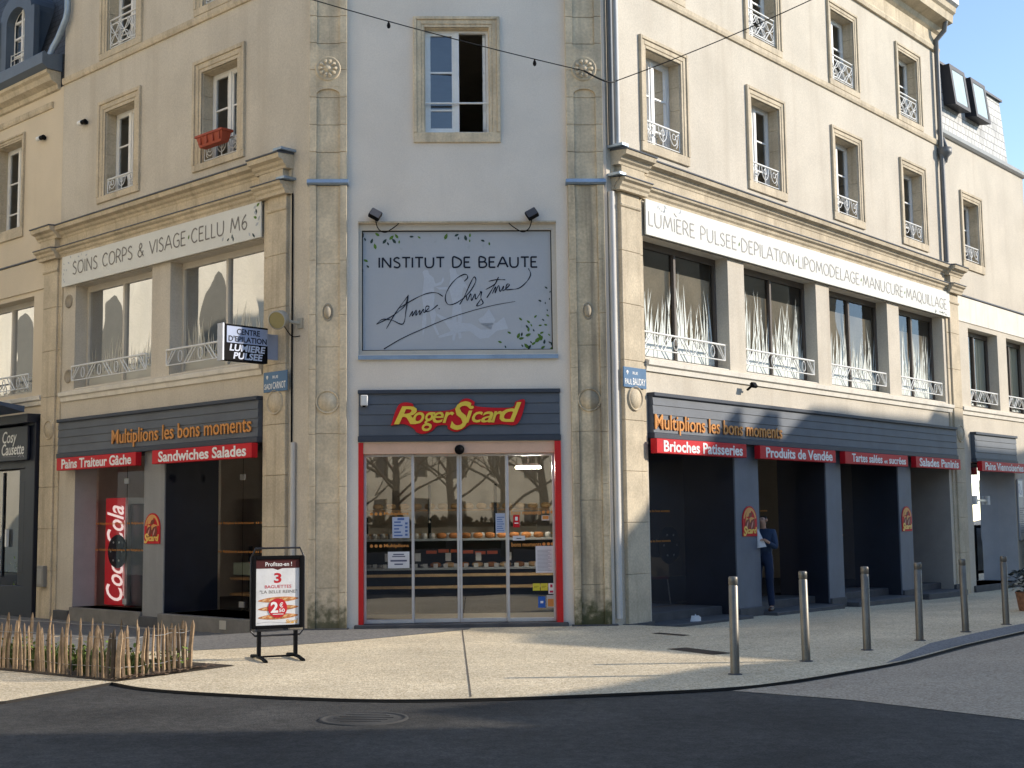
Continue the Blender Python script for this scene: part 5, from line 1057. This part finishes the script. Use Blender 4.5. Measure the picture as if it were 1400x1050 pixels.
def picket(p, h, lean, wd_, thick):
    mb = MB(); n = 5; r = wd_/2; th = rp.random()*3
    px = lambda z: p.x + lean[0]*z + .006*math.sin(z*11+th); py = lambda z: p.y + lean[1]*z
    prf = [(-.03, 1), (h*.45, .95+.1*rp.random()), (h-.07, .85), (h-.02, .4), (h, .06)]
    vs = []
    for z, k in prf:
        for q in range(n):
            a = th+q*2*math.pi/n; vs.append((px(max(z, 0))+r*k*math.cos(a), py(max(z, 0))+thick/2*k*math.sin(a), z))
    L = len(prf); mb.add(vs, [(i*n+j, i*n+(j+1) % n, (i+1)*n+(j+1) % n, (i+1)*n+j) for i in range(L-1) for j in range(n)]+[tuple(range((L-1)*n, L*n))])
    mb.build('picket', PK, fe, I4)
def run(a, b, n, hmin=.48, hmax=.56, post=()):
    top = []
    for i in range(n):
        t = (i+.5*rp.random())/n; p = a.lerp(b, t); big = i in post
        picket(p, rp.uniform(hmin, hmax), (rp.uniform(-.07, .07), rp.uniform(-.03, .03)), rp.uniform(.028, .052)*(1.6 if big else 1), .035)
run(PA, PC, 46, post=(0, 1, 29)); run(PA.lerp(PB, .05), PB, 13, .5, .56, post=(12, 13)); run(PB+Vector((.0, .06)), PD, 13, .46, .54, post=(0, 1)); 
w_ = MB()
for z in (.12, .42):
    for a, b in ((PA, PC), (PA, PB), (PB, PD)): w_.tube([(a.x+(b.x-a.x)*t/12+.012*math.sin(t*2), a.y+(b.y-a.y)*t/12, z+.008*math.sin(t*1.7)) for t in range(13)], .0035, 5)
w_.build('wire', flat('galvanised_wire', (.3, .3, .3), .4, .5), fe, I4)
# weeds and leaf litter in the bed
gm = MB(); rg = random.Random(4)
def in_bed():
    a, b = rg.random(), rg.random(); return PA.lerp(PC, a*.95).lerp(PB.lerp(PD, a*.95), .06+.8*b)
for i in range(260):
    p = in_bed(); s0 = rg.uniform(.06, .22)
    for k in range(8):
        a = rg.random()*6.28; l_ = s0*rg.uniform(.6, 1.2); q = Vector((math.cos(a), math.sin(a)))*l_*.5
        gm.add([(p.x-.006, p.y, 0), (p.x+.006, p.y, 0), (p.x+q.x*.6+.006, p.y+q.y*.6, l_*.7), (p.x+q.x, p.y+q.y, l_*.95), (p.x+q.x*.6-.006, p.y+q.y*.6, l_*.7)], [(0, 1, 2, 3, 4)])
tag(gm.build('grass', flat('weed_green', (.10, .13, .035), .7, 0, .4)), 'sparse green weeds and grass growing in the fenced bed', 'weeds', kind='stuff')
gm = MB()
for c in range(16):
    p0 = in_bed()
    for i in range(40):
        p = p0+Vector((rg.gauss(0, .1), rg.gauss(0, .07))); z = rg.uniform(.03, .26); L = rg.uniform(.03, .06); a = rg.random()*6.3; tl = rg.uniform(-.5, .5)
        gm.add([(p.x-L*math.cos(a)*.5, p.y-L*math.sin(a)*.5, z), (p.x-L*.3*math.sin(a), p.y+L*.3*math.cos(a), z+L*tl), (p.x+L*math.cos(a)*.5, p.y+L*math.sin(a)*.5, z+L*.2), (p.x+L*.3*math.sin(a), p.y-L*.3*math.cos(a), z-L*tl)], [(0, 1, 2, 3)])
tag(gm.build('undergrowth', flat('leafy_green', (.12, .17, .03), .6, 0, .4)), 'bright green leafy seedlings among the fence stakes', 'weeds', kind='stuff')
gm = MB()
for i in range(420):
    if i % 3: p = in_bed()
    else: p = PA.lerp(PB, rg.random()*1.3)+Vector((rg.uniform(-.05, .14), rg.uniform(-.1, .05)))
    L = rg.uniform(.02, .06); a = rg.random()*6.3; z = .012+rg.random()*.02
    gm.add([(p.x+L*math.cos(a+q*1.57)*(1 if q % 2 else .5), p.y+L*math.sin(a+q*1.57)*(1 if q % 2 else .5), z+rg.uniform(0, .015)) for q in range(4)], [(0, 1, 2, 3)])
tag(gm.build('leaves', surf('dry_leaf', (.16, .10, .06), .9, .5, 9, .1, 60, bump=0)), 'dry brown leaves and bark chips on the soil of the bed', 'leaf litter', kind='stuff')
# string lights
def catenary(a, b, sag, n=40): return [tuple(Vector(a).lerp(Vector(b), t/n)+Vector((0, 0, -sag*4*(t/n)*(1-t/n)))) for t in range(n+1)]
WIREB = flat('black_cable', (.015, .015, .016), .5)
def garland(label, a, b, sag, spots, start=0):
    t = thing('string_light', label, 'string lights', Matrix.Translation(a)); p = catenary(a, b, sag); MB().tube(p, .008, 6).build('cable', WIREB, t, I4)
    for f in spots:
        q = Vector(a).lerp(Vector(b), f)+Vector((0, 0, -sag*4*f*(1-f)))
        MB().lathe([(0, -.115), (.022, -.10), (.03, -.07), (.02, -.03), (.012, -.02), (.012, .0)], q, 10).build('bulb', BLK, t, I4)
garland('thin black cable with small hanging bulbs rising to the left across the front facade', (1.19, 20.26, 8.64), (-9.9, 17.2, 11.3), .25, (.07, .27))
garland('thin black cable rising to the right in front of the upper right windows', (1.72, 20.4, 8.52), (8.6, 19.4, 11.55), .22, ())
m = MB().tube(smooth3([(1.19, 20.26, 8.64), (1.4, 20.2, 8.5), (1.6, 20.3, 8.46), (1.72, 20.4, 8.52)]), .014, 6)
tag(m.build('hanging_cable', WIREB), 'short loop of black cable between the right rosette and the downpipe', 'cable')

# ================================================================== SHOP INTERIOR SEEN THROUGH THE GLASS
MI = MF
dc = thing('display_counter', 'bakery display counter with oak rails and bread shelves behind the entrance doors', 'counter', MI @ Matrix.Translation((2.3, 1.7, .11)))
MB().bx(.45, 4.2, -2.1, -1.5, .11, .50).build('base', BLK, dc, MI)
m = MB()
for z in (.52, .71): m.bx(.45, 4.2, -1.44, -1.40, z, z+.045)
m.build('rail', surf('pale_oak', (.62, .42, .20), .6, .15, 6, .05, 60, bump=.1), dc, MI); m = MB()
for z in (.82, 1.29): m.bx(.45, 4.2, -2.05, -1.42, z, z+.03)
m.build('shelf', flat('steel_shelf', (.45, .48, .48), .35, .4), dc, MI)
MB().bx(.45, 4.2, -2.1, -2.05, .5, 1.32).build('back_panel', DARK, dc, MI)
m = MB(); rb = random.Random(9)
for i in range(22):
    u = .55+i*.165
    m.bx(u, u+.07, -1.43, -1.415, .855, .92); 
    if i % 3 == 0: m.bx(u+.03, u+.12, -1.5, -1.49, .96, 1.09)
m2 = MB()
for i in range(26): m2.lathe([(0, 0), (.045, 0), (.05, .06), (.042, .09), (0, .095)], (.6+i*.138, 1.9, 1.32), 10)
for i in range(20): m2.lathe([(0, 0), (.05, 0), (.055, .05), (0, .055)], (.6+i*.18, 1.85, .85), 10)
m2.build('serving_bowl', flat('bowl_grey', (.40, .38, .35), .5, 0, .3), dc, MI)
m3 = MB()
for i, cc in enumerate(range(6)): m3.bx(1.75+i*.2, 1.92+i*.2, -1.56, -1.50, 1.08+.02*math.sin(i*1.1), 1.13+.02*math.sin(i*1.1))
m3.build('ribbon', flat('garland_red', (.55, .12, .05), .6), dc, MI)
m.build('price_tag', flat('tag_white', (.5, .5, .48), .5), dc, MI)
LOAF = flat('bread_crust', (.35, .14, .045), .7, 0, .35, bump=.3); LOAF2 = flat('pale_bread', (.5, .33, .16), .7, 0, .3, bump=.3)
def loaf(u, o, z, L, r, mat, label, grp):
    t = MB(); n = 8
    t.lathe([(0.001, -L/2), (r*.7, -L*.42), (r, -L*.2), (r, L*.2), (r*.7, L*.42), (0.001, L/2)], (0, 0, 0), 10, 'y')
    t.v = [(y_, x_, z_) for x_, y_, z_ in t.v]
    o_ = t.build('bread_loaf', mat, None, MI @ Matrix.Translation((u, -o, z+r)) @ Matrix.Rotation(rb.uniform(-.4, .4), 4, 'Z')); tag(o_, label, 'bread', grp)
for i in range(9): loaf(2.0+i*.2, -1.6, 1.32, .17, .05, LOAF, 'dark crusted loaf in the row on the upper counter shelf', 'loaves on the upper counter shelf')
for i in range(9): loaf(1.9+i*.23, -1.6, .85, .19, .045, LOAF2 if i % 2 else LOAF, 'small loaf in the row on the lower counter shelf', 'loaves on the lower counter shelf')
bs = thing('bread_rack', 'tall dark shelf rack along the back wall of the bakery', 'rack', MI @ Matrix.Translation((2.3, 4.9, .11)))
m = MB()
for z in (.9, 1.35, 1.8): m.bx(.5, 4.2, -5.1, -4.7, z, z+.03)
m.build('shelf', WOOD, bs, MI); m = MB()
for u in (.5, 1.7, 2.95, 4.15): m.bx(u, u+.05, -5.12, -4.68, .11, 2.3)
m.build('upright', BLK, bs, MI)
for i in range(14):
    loaf(.75+i*.245, -4.9, 1.83, .2, .06, LOAF2, 'pale round loaf in the row on the back wall rack', 'loaves on the back wall rack')
tl = thing('ceiling_tube', 'lit white tube lamp hanging inside the bakery', 'lamp', MI @ Matrix.Translation((3.42, 1.1, 2.5)))
MB().tube([(3.22, 1.1, 2.46), (3.62, 1.1, 2.46)], .016, 8).build('tube', glow_mat('tube_glow', (1, .93, .8), 330), tl, MI); MB().bx(3.24, 3.60, -1.14, -1.06, 2.48, 2.52).bx(3.41, 3.43, -1.11, -1.09, 2.52, 3.15).build('fitting', ALU, tl, MI)
# notices and orange bands on the entrance glass
def notice(name, u0, u1, z0, z1, mat, o, lines, lmat, label, grp=None):
    s = sgn(name, label, MF, 'notice', grp, at=((u0+u1)/2, -o, z0)); MB().bx(u0, u1, o, o+.003, z0, z1).build('sheet', mat, s, MF)
    if lines:
        m = MB()
        for a, b, c, d in lines: m.bx(u0+(u1-u0)*a, u0+(u1-u0)*b, o+.0031, o+.005, z0+(z1-z0)*c, z0+(z1-z0)*d)
        m.build('print', lmat, s, MF)
PW2 = flat('paper_white', (.62, .63, .66), .6); PBL = flat('paper_blue', (.40, .46, .60), .6); INK = flat('ink', (.08, .09, .16), .6)
o1, o2 = -.14, -.20
ln_ = lambda n, a=.12, b=.88: [(a, b-.1*(i % 3), .08+.8*i/n, .08+.8*i/n+.35/n) for i in range(n)]
notice('paper_notice', 1.27, 1.53, 1.36, 1.68, PBL, o1, ln_(5, .1, .6)+[(.3, .7, .85, .95)]+[(.75, .9, .1+.18*i, .2+.18*i) for i in range(4)], flat('notice_blue', (.08, .14, .35), .6), 'pale blue printed notice high on the left glass panel of the entrance')
notice('paper_notice', 1.20, 1.53, .90, 1.15, PW2, o1, [(.25, .75, .8, .87), (.2, .8, .68, .74), (.12, .88, .4, .5), (.3, .7, .2, .28)], INK, 'white landscape notice low on the left glass panel of the entrance')
notice('paper_notice', 2.86, 3.01, 1.42, 1.72, PBL, o2, ln_(7), flat('notice_blue2', (.12, .2, .42), .6), 'pale blue notice on the right sliding door')
notice('paper_notice', 3.47, 3.74, .80, 1.21, PW2, o1, ln_(16, .1, .9), flat('ink_grey', (.35, .36, .4), .6), 'tall white price list on the right glass panel of the entrance')
notice('red_sticker', 3.13, 3.23, 1.5, 1.69, RED, o1, [(.3, .7, .55, .85), (.2, .8, .3, .38)], LWH, 'red sticker with a white dot on the right glass panel of the entrance')
notice('paper_notice', 3.12, 3.31, 1.30, 1.37, PW2, o1, [(.3, .7, .35, .5)], BLK, 'narrow white strip notice below the red sticker')
YP = flat('sticker_yellow', (.62, .55, .05), .5)
for u in (3.42, 3.54): notice('yellow_sticker', u, u+.11, .53, .64, YP, o1, [(.15, .8, .55, .62), (.15, .6, .4, .46)], flat('sticker_ink', (.3, .27, .03), .6), 'yellow square sticker under the price list', 'pair of yellow stickers')
notice('white_sticker', 3.66, 3.75, .48, .64, LWH, o1, [(.3, .7, .6, .88), (.2, .8, .1, .3)], flat('sticker_red', (.5, .03, .08), .5), 'white sticker with a red dot beside the yellow stickers')
notice('blue_sticker', 3.50, 3.61, .27, .44, flat('sticker_blue', (.03, .12, .45), .5), o1, [(.3, .7, .4, .6)], LWH, 'blue sticker with a white star at the foot of the right panel')
notice('orange_sticker', 3.63, 3.76, .27, .46, flat('sticker_grey', (.5, .5, .48), .5), o1, [(.12, .88, .08, .7)], ORG, 'orange and grey sticker at the foot of the right panel')
notice('orange_label', 3.57, 3.69, 1.60, 1.68, flat('label_white', (.6, .58, .52), .5), o1, [(.1, .9, .25, .9)], ORG, 'small orange and white label under the lettering band of the right panel')
for z in (1.21, 1.70):
    s = sgn('lettering_band', 'orange lettering band across the entrance glass, upper of the two' if z > 1.5 else 'orange lettering band across the entrance glass, lower of the two', MF, 'window lettering', at=(2.3, .12, z)); m = MB()
    for u in (.95, 1.02, 1.09, 3.60, 3.67, 3.73): m.lathe([(0, .002), (.025, .002)], (u, -o1, z+.03), 10, 'y')
    text_mb(m, 'Multiplions', 1.14, 1.52, z-.005, z+.06, o1+.001, .001, .015); text_mb(m, 'bons moments', 3.10, 3.56, z-.005, z+.06, o1+.001, .001, .015); m.build('lettering', ORG, s, MF)
# drinks fridge behind the left window
glow_red = bpy.data.materials.new('glowing_red'); glow_red.use_nodes = True; lb_ = glow_red.node_tree.nodes['Principled BSDF']; lb_.inputs['Base Color'].default_value = (.6, .01, .02, 1); lb_.inputs['Emission Color'].default_value = (.8, .012, .025, 1); lb_.inputs['Emission Strength'].default_value = .045  # faint emission added so the fridge cabinet shows brighter in its recess
fr_ = thing('drinks_fridge', 'red drinks fridge with white script lettering behind the left shop window', 'fridge', ML @ Matrix.Translation((-6.2, .9, .1)))
MB().bx(-6.82, -6.10, -1.2, -.55, .12, 2.12).build('cabinet', glow_red, fr_, ML, .01); MB().bx(-6.02, -5.5, -1.15, -.6, .12, 2.0).build('door', flat('fridge_dark', (.05, .05, .06), .2), fr_, ML, .01)
MB().bx(-6.10, -6.02, -1.2, -.54, .12, 2.12).build('edge_trim', ALU, fr_, ML)
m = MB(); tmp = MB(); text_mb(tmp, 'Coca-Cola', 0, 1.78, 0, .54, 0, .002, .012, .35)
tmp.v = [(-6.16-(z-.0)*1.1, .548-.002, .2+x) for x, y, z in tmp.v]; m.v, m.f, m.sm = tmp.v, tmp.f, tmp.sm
ribbon(m, smooth_line([(-6.13, .3), (-6.16, .8), (-6.12, 1.2), (-6.14, 1.7)], 6), .02, -.549); m.build('lettering', glow_mat('glowing_white', (1, .9, .85), .16), fr_, ML)  # script letters get a weak added glow as well
def disc(M, u, o, z, r, label):
    t = thing('round_panel', label, 'panel', M @ Matrix.Translation((u, -o, z-r))); MB().lathe([(0, .02), (r*.96, .02), (r, 0), (r, -.02)], (u, -o, z), 32, 'y').build('disc', BLK, t, M)
    m = MB()
    for k in range(6): m.lathe([(0, .03), (.018, .028), (.02, .02)], (u+r*.62*math.cos(k*1.047), -o, z+r*.62*math.sin(k*1.047)), 8, 'y')
    m.build('stud', LWH, t, M)
    return t
disc(ML, -6.28, -.49, 1.12, .31, 'round black panel with white studs in front of the red fridge')
disc(MR, 3.22, -1.12, 1.14, .33, 'round black panel with white studs behind the first right shop window')
# bread rack behind the left door
br_ = thing('bread_shelf', 'small shelf with oak boards and a pale box behind the left doorway glass', 'shelf', ML @ Matrix.Translation((-3.0, 1.5, .1)))
m = MB()
for z in (.34, .62): m.bx(-3.85, -2.2, -1.75, -1.3, z, z+.045)
m.build('board', WOOD, br_, ML); MB().bx(-3.8, -2.5, -1.7, -1.33, .70, .92).build('box', flat('pale_green_box', (.34, .40, .33), .5), br_, ML, .01)
m = MB(); [m.bx(u, u+.04, -1.76, -1.7, .09, 1.2) for u in (-3.85, -3.05, -2.24)]; m.build('upright', BLK, br_, ML)
# chairs and a table behind the right windows
def chair(M, u, o, z, rz, label, red):
    Mc = M @ Matrix.Translation((u, -o, z)) @ Matrix.Rotation(rz, 4, 'Z'); t = thing('cafe_chair', label, 'chair', Mc)
    MB().bx(-.2, .2, -.2, .2, .43, .47).build('seat', red, t, Mc, .015); m = MB(); m.prof(-.2, .2, [(-.2, .5), (-.17, .5), (-.235, .86), (-.265, .86)]); m.build('backrest', red, t, Mc, .01)
    for x in (-.18, .18):
        for y in (-.18, .18): MB().tube([(x, y, .44), (x*1.25, y*1.25, 0)], .012, 6).build('leg', flat('chair_chrome', (.5, .5, .48), .3, .5), t, Mc)
RC = flat('chair_red', (.22, .012, .015), .45)
chair(MR, 3.45, -1.55, .1, .6, 'dark red cafe chair with pale legs behind the first right shop window', RC); chair(MR, 17.3, -1.1, -.05, 1.2, 'red cafe chair behind the neighbour shop window', flat('chair_bright_red', (.4, .02, .025), .45))
t = thing('cafe_table', 'small pale cafe table behind the first right shop window', 'table', MR @ Matrix.Translation((2.75, 1.7, .1))); MB().lathe([(0, .74), (.3, .74), (.3, .71), (0, .705)], (2.75, 1.7, .1), 24).build('tabletop', flat('pale_table', (.45, .42, .37), .5), t, MR); MB().lathe([(.22, 0), (.22, .02), (.03, .04), (.03, .7)], (2.75, 1.7, .1), 16).build('pedestal', BLK, t, MR)
t = thing('cardboard_box', 'pale cardboard box standing behind the first right shop window', 'box', MR @ Matrix.Translation((4.1, 1.8, .1))); MB().bx(3.9, 4.35, -2.0, -1.6, .55, .9).build('carton', flat('carton', (.42, .36, .24), .7), t, MR, .006); MB().bx(3.85, 4.4, -2.05, -1.55, .1, .55).build('stand', BLK, t, MR)
# plant and red cone-like extinguisher in the left neighbour window
t = thing('potted_plant', 'leafy green plant behind the left neighbour shop glass', 'plant', ML @ Matrix.Translation((-9.5, .35, .3))); MB().lathe([(0, 0), (.1, 0), (.14, .22), (.12, .22)], (-9.5, .35, .3), 16).build('pot', TER, t, ML); m = MB(); rq = random.Random(2)
for i in range(120): leaf(m, -9.5+rq.gauss(0, .15), .75+rq.gauss(0, .17), .09, rq.random()*6, -.35+rq.gauss(0, .1), .4)
m.build('foliage', GRN, t, ML)
t = thing('fire_extinguisher', 'small red fire extinguisher beside the plant in the left neighbour window', 'extinguisher', ML @ Matrix.Translation((-9.12, .3, .3))); MB().lathe([(0, 0), (.06, 0), (.06, .34), (.02, .4), (.02, .44), (0, .44)], (-9.12, .3, .3), 14).build('cylinder', RED, t, ML); MB().bx(-9.17, -9.07, -.32, -.28, .74, .77).build('handle', BLK, t, ML)
# small white bag on the right doorstep, planter at the right edge
t = MB(); rq = random.Random(8); nb = 7
vb = [(.11*math.cos(k*6.283/nb)*(1+rq.uniform(-.3, .3)), .07*math.sin(k*6.283/nb)*(1+rq.uniform(-.3, .3)), 0) for k in range(nb)]; vt = [(x*rq.uniform(.5, 1.0)+.02, y*rq.uniform(.5, 1.0), rq.uniform(.05, .12)) for x, y, z in vb]
t.add(vb+vt+[(.01, .0, .085)], [(k, (k+1) % nb, nb+(k+1) % nb) for k in range(nb)]+[(k, nb+(k+1) % nb, nb+k) for k in range(nb)]+[(nb+k, nb+(k+1) % nb, 2*nb) for k in range(nb)])
tag(t.build('paper_bag', flat('bag_white', (.62, .62, .62), .7), None, MR @ Matrix.Translation((2.0, -.17, -.06))), 'crumpled white paper bag left on the step under the first red sign', 'bag')
t = thing('planter', 'woven brown planter with a dark leafy plant with white flecks at the right edge', 'planter', T(8.62, 22.5, -.05)); m = MB()
m.lathe([(0, 0), (.13, 0), (.16, .08), (.2, .34), (.21, .36), (.19, .36)], (0, 0, 0), 18); m.build('pot', surf('wicker', (.28, .13, .07), .8, .3, 14, .1, 60, bump=.8, bscale=40), t); m = MB(); m2 = MB(); rq = random.Random(12)
for i in range(260):
    a = rq.random()*6.28; r = abs(rq.gauss(0, .17)); z = .36+rq.random()*.38; L = rq.uniform(.06, .12); p = (r*math.cos(a), r*math.sin(a)); b = rq.random()*6.28; tl = rq.uniform(-.4, .4)
    (m2 if i % 4 == 0 else m).add([(p[0]-L*.5*math.cos(b), p[1]-L*.5*math.sin(b), z), (p[0]-.25*L*math.sin(b), p[1]+.25*L*math.cos(b), z+tl*L), (p[0]+L*.5*math.cos(b), p[1]+L*.5*math.sin(b), z), (p[0]+.25*L*math.sin(b), p[1]-.25*L*math.cos(b), z-tl*L)], [(0, 1, 2, 3)])
m.build('foliage', flat('dark_leaf', (.03, .04, .035), .5, 0, .3), t); m2.build('white_leaves', flat('white_leaf', (.6, .6, .58), .6), t)
t = thing('poster_stand', 'black framed poster stand by the right neighbour wall at the edge of the picture', 'poster stand', MR @ Matrix.Translation((17.75, -.25, -.1))); m = MB(); m.bx(17.4, 17.46, .2, .25, -.1, 1.35); m.bx(18.1, 18.16, .2, .25, -.1, 1.35); m.bx(17.46, 18.1, .2, .25, 1.27, 1.35); m.bx(17.46, 18.1, .2, .25, .1, .18); m.build('frame', BLK, t, MR, .006); MB().bx(17.46, 18.1, .21, .23, .18, 1.27).build('poster', flat('grey_poster', (.3, .33, .38), .5, 0, .3), t, MR)

# ================================================================== PERSON
def skin(name, pts, edges, radii, mat, parent, M, root=0, sub=2):
    me = bpy.data.meshes.new(name); me.from_pydata(pts, edges, []); me.materials.append(mat); o = link(bpy.data.objects.new(name, me), parent, M)
    s = o.modifiers.new('skin', 'SKIN'); s.use_smooth_shade = True
    for i, v in enumerate(me.skin_vertices[0].data): r = radii[i]; v.radius = r if isinstance(r, tuple) else (r, r); v.use_root = i == root
    u = o.modifiers.new('subdivision', 'SUBSURF'); u.levels = sub; u.render_levels = sub
    return o
pe = thing('person', 'person in denim jacket and jeans half hidden by the pier, holding a white cloth', 'person', MR @ Matrix.Translation((4.66, .06, -.06)) @ Matrix.Rotation(R_(196), 4, 'Z'))
MP = WM[pe.name]                                 # x = facing direction
SK = flat('skin', (.45, .27, .19), .55); JEAN = flat('denim_jeans', (.014, .025, .06), .8, 0, .2, bump=.2); JACK = flat('denim_jacket', (.028, .048, .095), .8, 0, .2, bump=.2); SHOE = flat('brown_shoe', (.05, .025, .018), .5); HAIR = flat('dark_hair', (.015, .011, .009), .6)
HL, HR = (.02, .10, .90), (-.02, -.10, .90); KL, KR = (.05, .11, .50), (.03, -.11, .50); AL, AR = (-.02, .12, .09), (.06, -.12, .09)
SL, SRt = (.0, .19, 1.40), (.0, -.19, 1.40); EL, ER = (.06, .24, 1.12), (.05, -.25, 1.12); WL, WR = (.26, .14, 1.24), (.24, -.1, 1.36)
pts = [(0, 0, .95), HL, KL, AL, HR, KR, AR, (0, 0, 1.12), (0, 0, 1.36), (.0, 0, 1.47), (.02, 0, 1.53), (.04, 0, 1.60), (.03, 0, 1.68), SL, EL, WL, SRt, ER, WR, (.10, .12, .03), (.2, -.12, .03), (.33, .10, 1.27), (.31, -.06, 1.42)]
eds = [(0, 1), (1, 2), (2, 3), (0, 4), (4, 5), (5, 6), (0, 7), (7, 8), (8, 9), (9, 10), (10, 11), (11, 12), (8, 13), (13, 14), (14, 15), (8, 16), (16, 17), (17, 18), (3, 19), (6, 20), (15, 21), (18, 22)]
rad = [(.08, .10), .075, .052, .036, .075, .052, .036, (.07, .09), (.08, .11), .05, .065, (.09, .075), .06, .052, .036, .026, .052, .036, .026, .032, .032, (.03, .018), (.03, .018)]
body = skin('body', pts, eds, rad, SK, pe, MP)
for wr, base, d0 in ((21, Vector(pts[21]), Vector((.6, -.3, .25))), (22, Vector(pts[22]), Vector((.5, .2, .7)))):
    for k in range(4):
        off = Vector((0, -.024+.016*k, .006*(k % 2))); L = (.045, .052, .048, .036)[k]; d = d0.normalized()
        p0 = base+off; p1 = p0+d*L*.8; p2 = p1+(d+Vector((-.1, 0, -.7))).normalized()*L*.6; p3 = p2+(d*.3+Vector((-.4, 0, -.8))).normalized()*L*.4
        skin('finger', [tuple(base-d*.03+off*.6), tuple(p0), tuple(p1), tuple(p2), tuple(p3)], [(i, i+1) for i in range(4)], [.009, .0095, .009, .008, .007], SK, body, MP, sub=1)
    sd_ = 1 if wr == 22 else -1; b0 = base-d0.normalized()*.04; skin('thumb', [tuple(b0), tuple(b0+Vector((.02, .035*sd_, .015))), tuple(b0+Vector((.05, .045*sd_, .03)))], [(0, 1), (1, 2)], [.012, .011, .009], SK, body, MP, sub=1)
m = MB(); m.lathe([(0, .0), (.012, .0), (.016, -.02), (0, -.03)], (.135, 0, 1.625), 8); m.build('nose', SK, body, MP)
m = MB()
for s_ in (-1, 1): m.lathe([(0, .011), (.011, 0), (0, -.011)], (.112, .03*s_, 1.64), 8)
m.build('eye', HAIR, body, MP); MB().bx(.115, .122, -.022, .022, 1.567, 1.574).build('mouth', flat('lips', (.3, .1, .09), .5), body, MP)
m = MB()
for s_ in (-1, 1): m.lathe([(0, .03), (.018, .015), (.02, 0), (.014, -.025), (0, -.032)], (.03, .082*s_, 1.62), 8)
m.build('ear', SK, body, MP)
skin('hair', [(.005, 0, 1.675), (-.045, 0, 1.62), (-.06, 0, 1.52)], [(0, 1), (1, 2)], [.098, .085, .06], HAIR, pe, MP)
k_ = [(-.01, 0, .92), HL, KL, (AL[0], AL[1], .07), HR, KR, (AR[0], AR[1], .07), (0, 0, 1.12)]
skin('jeans', k_, [(0, 1), (1, 2), (2, 3), (0, 4), (4, 5), (5, 6), (0, 7)], [(.14, .17), .098, .072, .062, .098, .072, .062, (.115, .145)], JEAN, pe, MP)
k_ = [(0, 0, .90), (0, 0, 1.15), (0, 0, 1.36), SL, EL, tuple(Vector(EL).lerp(Vector(WL), .85)), SRt, ER, tuple(Vector(ER).lerp(Vector(WR), .85)), (0, 0, 1.47)]
skin('jacket', k_, [(0, 1), (1, 2), (2, 3), (3, 4), (4, 5), (2, 6), (6, 7), (7, 8), (2, 9)], [(.155, .185), (.135, .17), (.13, .175), .075, .055, .045, .07, .055, .045, .07], JACK, pe, MP)
for a in (AL, AR): skin('shoe', [(a[0]-.06, a[1], .03), (a[0]+.02, a[1], .045), (a[0]+.12, a[1], .03), (a[0]+.2, a[1], .025)], [(0, 1), (1, 2), (2, 3)], [.04, .05, .042, .03], SHOE, pe, MP)
m = MB(); NX, NY = 10, 12; vs = []
for j in range(NY+1):
    for i in range(NX+1):
        s_, t_ = i/NX, j/NY; vs.append((.30+.04*math.sin(s_*9+t_*2)+.03*t_, -.20+.30*s_*(.6+.5*t_), 1.44-.34*t_+.05*s_))
m.add(vs, [(j*(NX+1)+i, j*(NX+1)+i+1, (j+1)*(NX+1)+i+1, (j+1)*(NX+1)+i) for j in range(NY) for i in range(NX)], True)
cl = m.build('cloth', flat('cloth_white', (.6, .62, .66), .8), None, MP); tag(cl, 'white cloth held up by the person in the doorway', 'cloth')
sk_ = skin('shoulder_bag', [(-.20, -.22, 1.0), (-.19, -.22, .82), (-.19, -.22, 1.12)], [(0, 1), (0, 2)], [(.08, .14), (.07, .13), (.05, .1)], BLK, None, MP)
tag(sk_, 'black bag hanging at the back of the person in the doorway', 'bag')
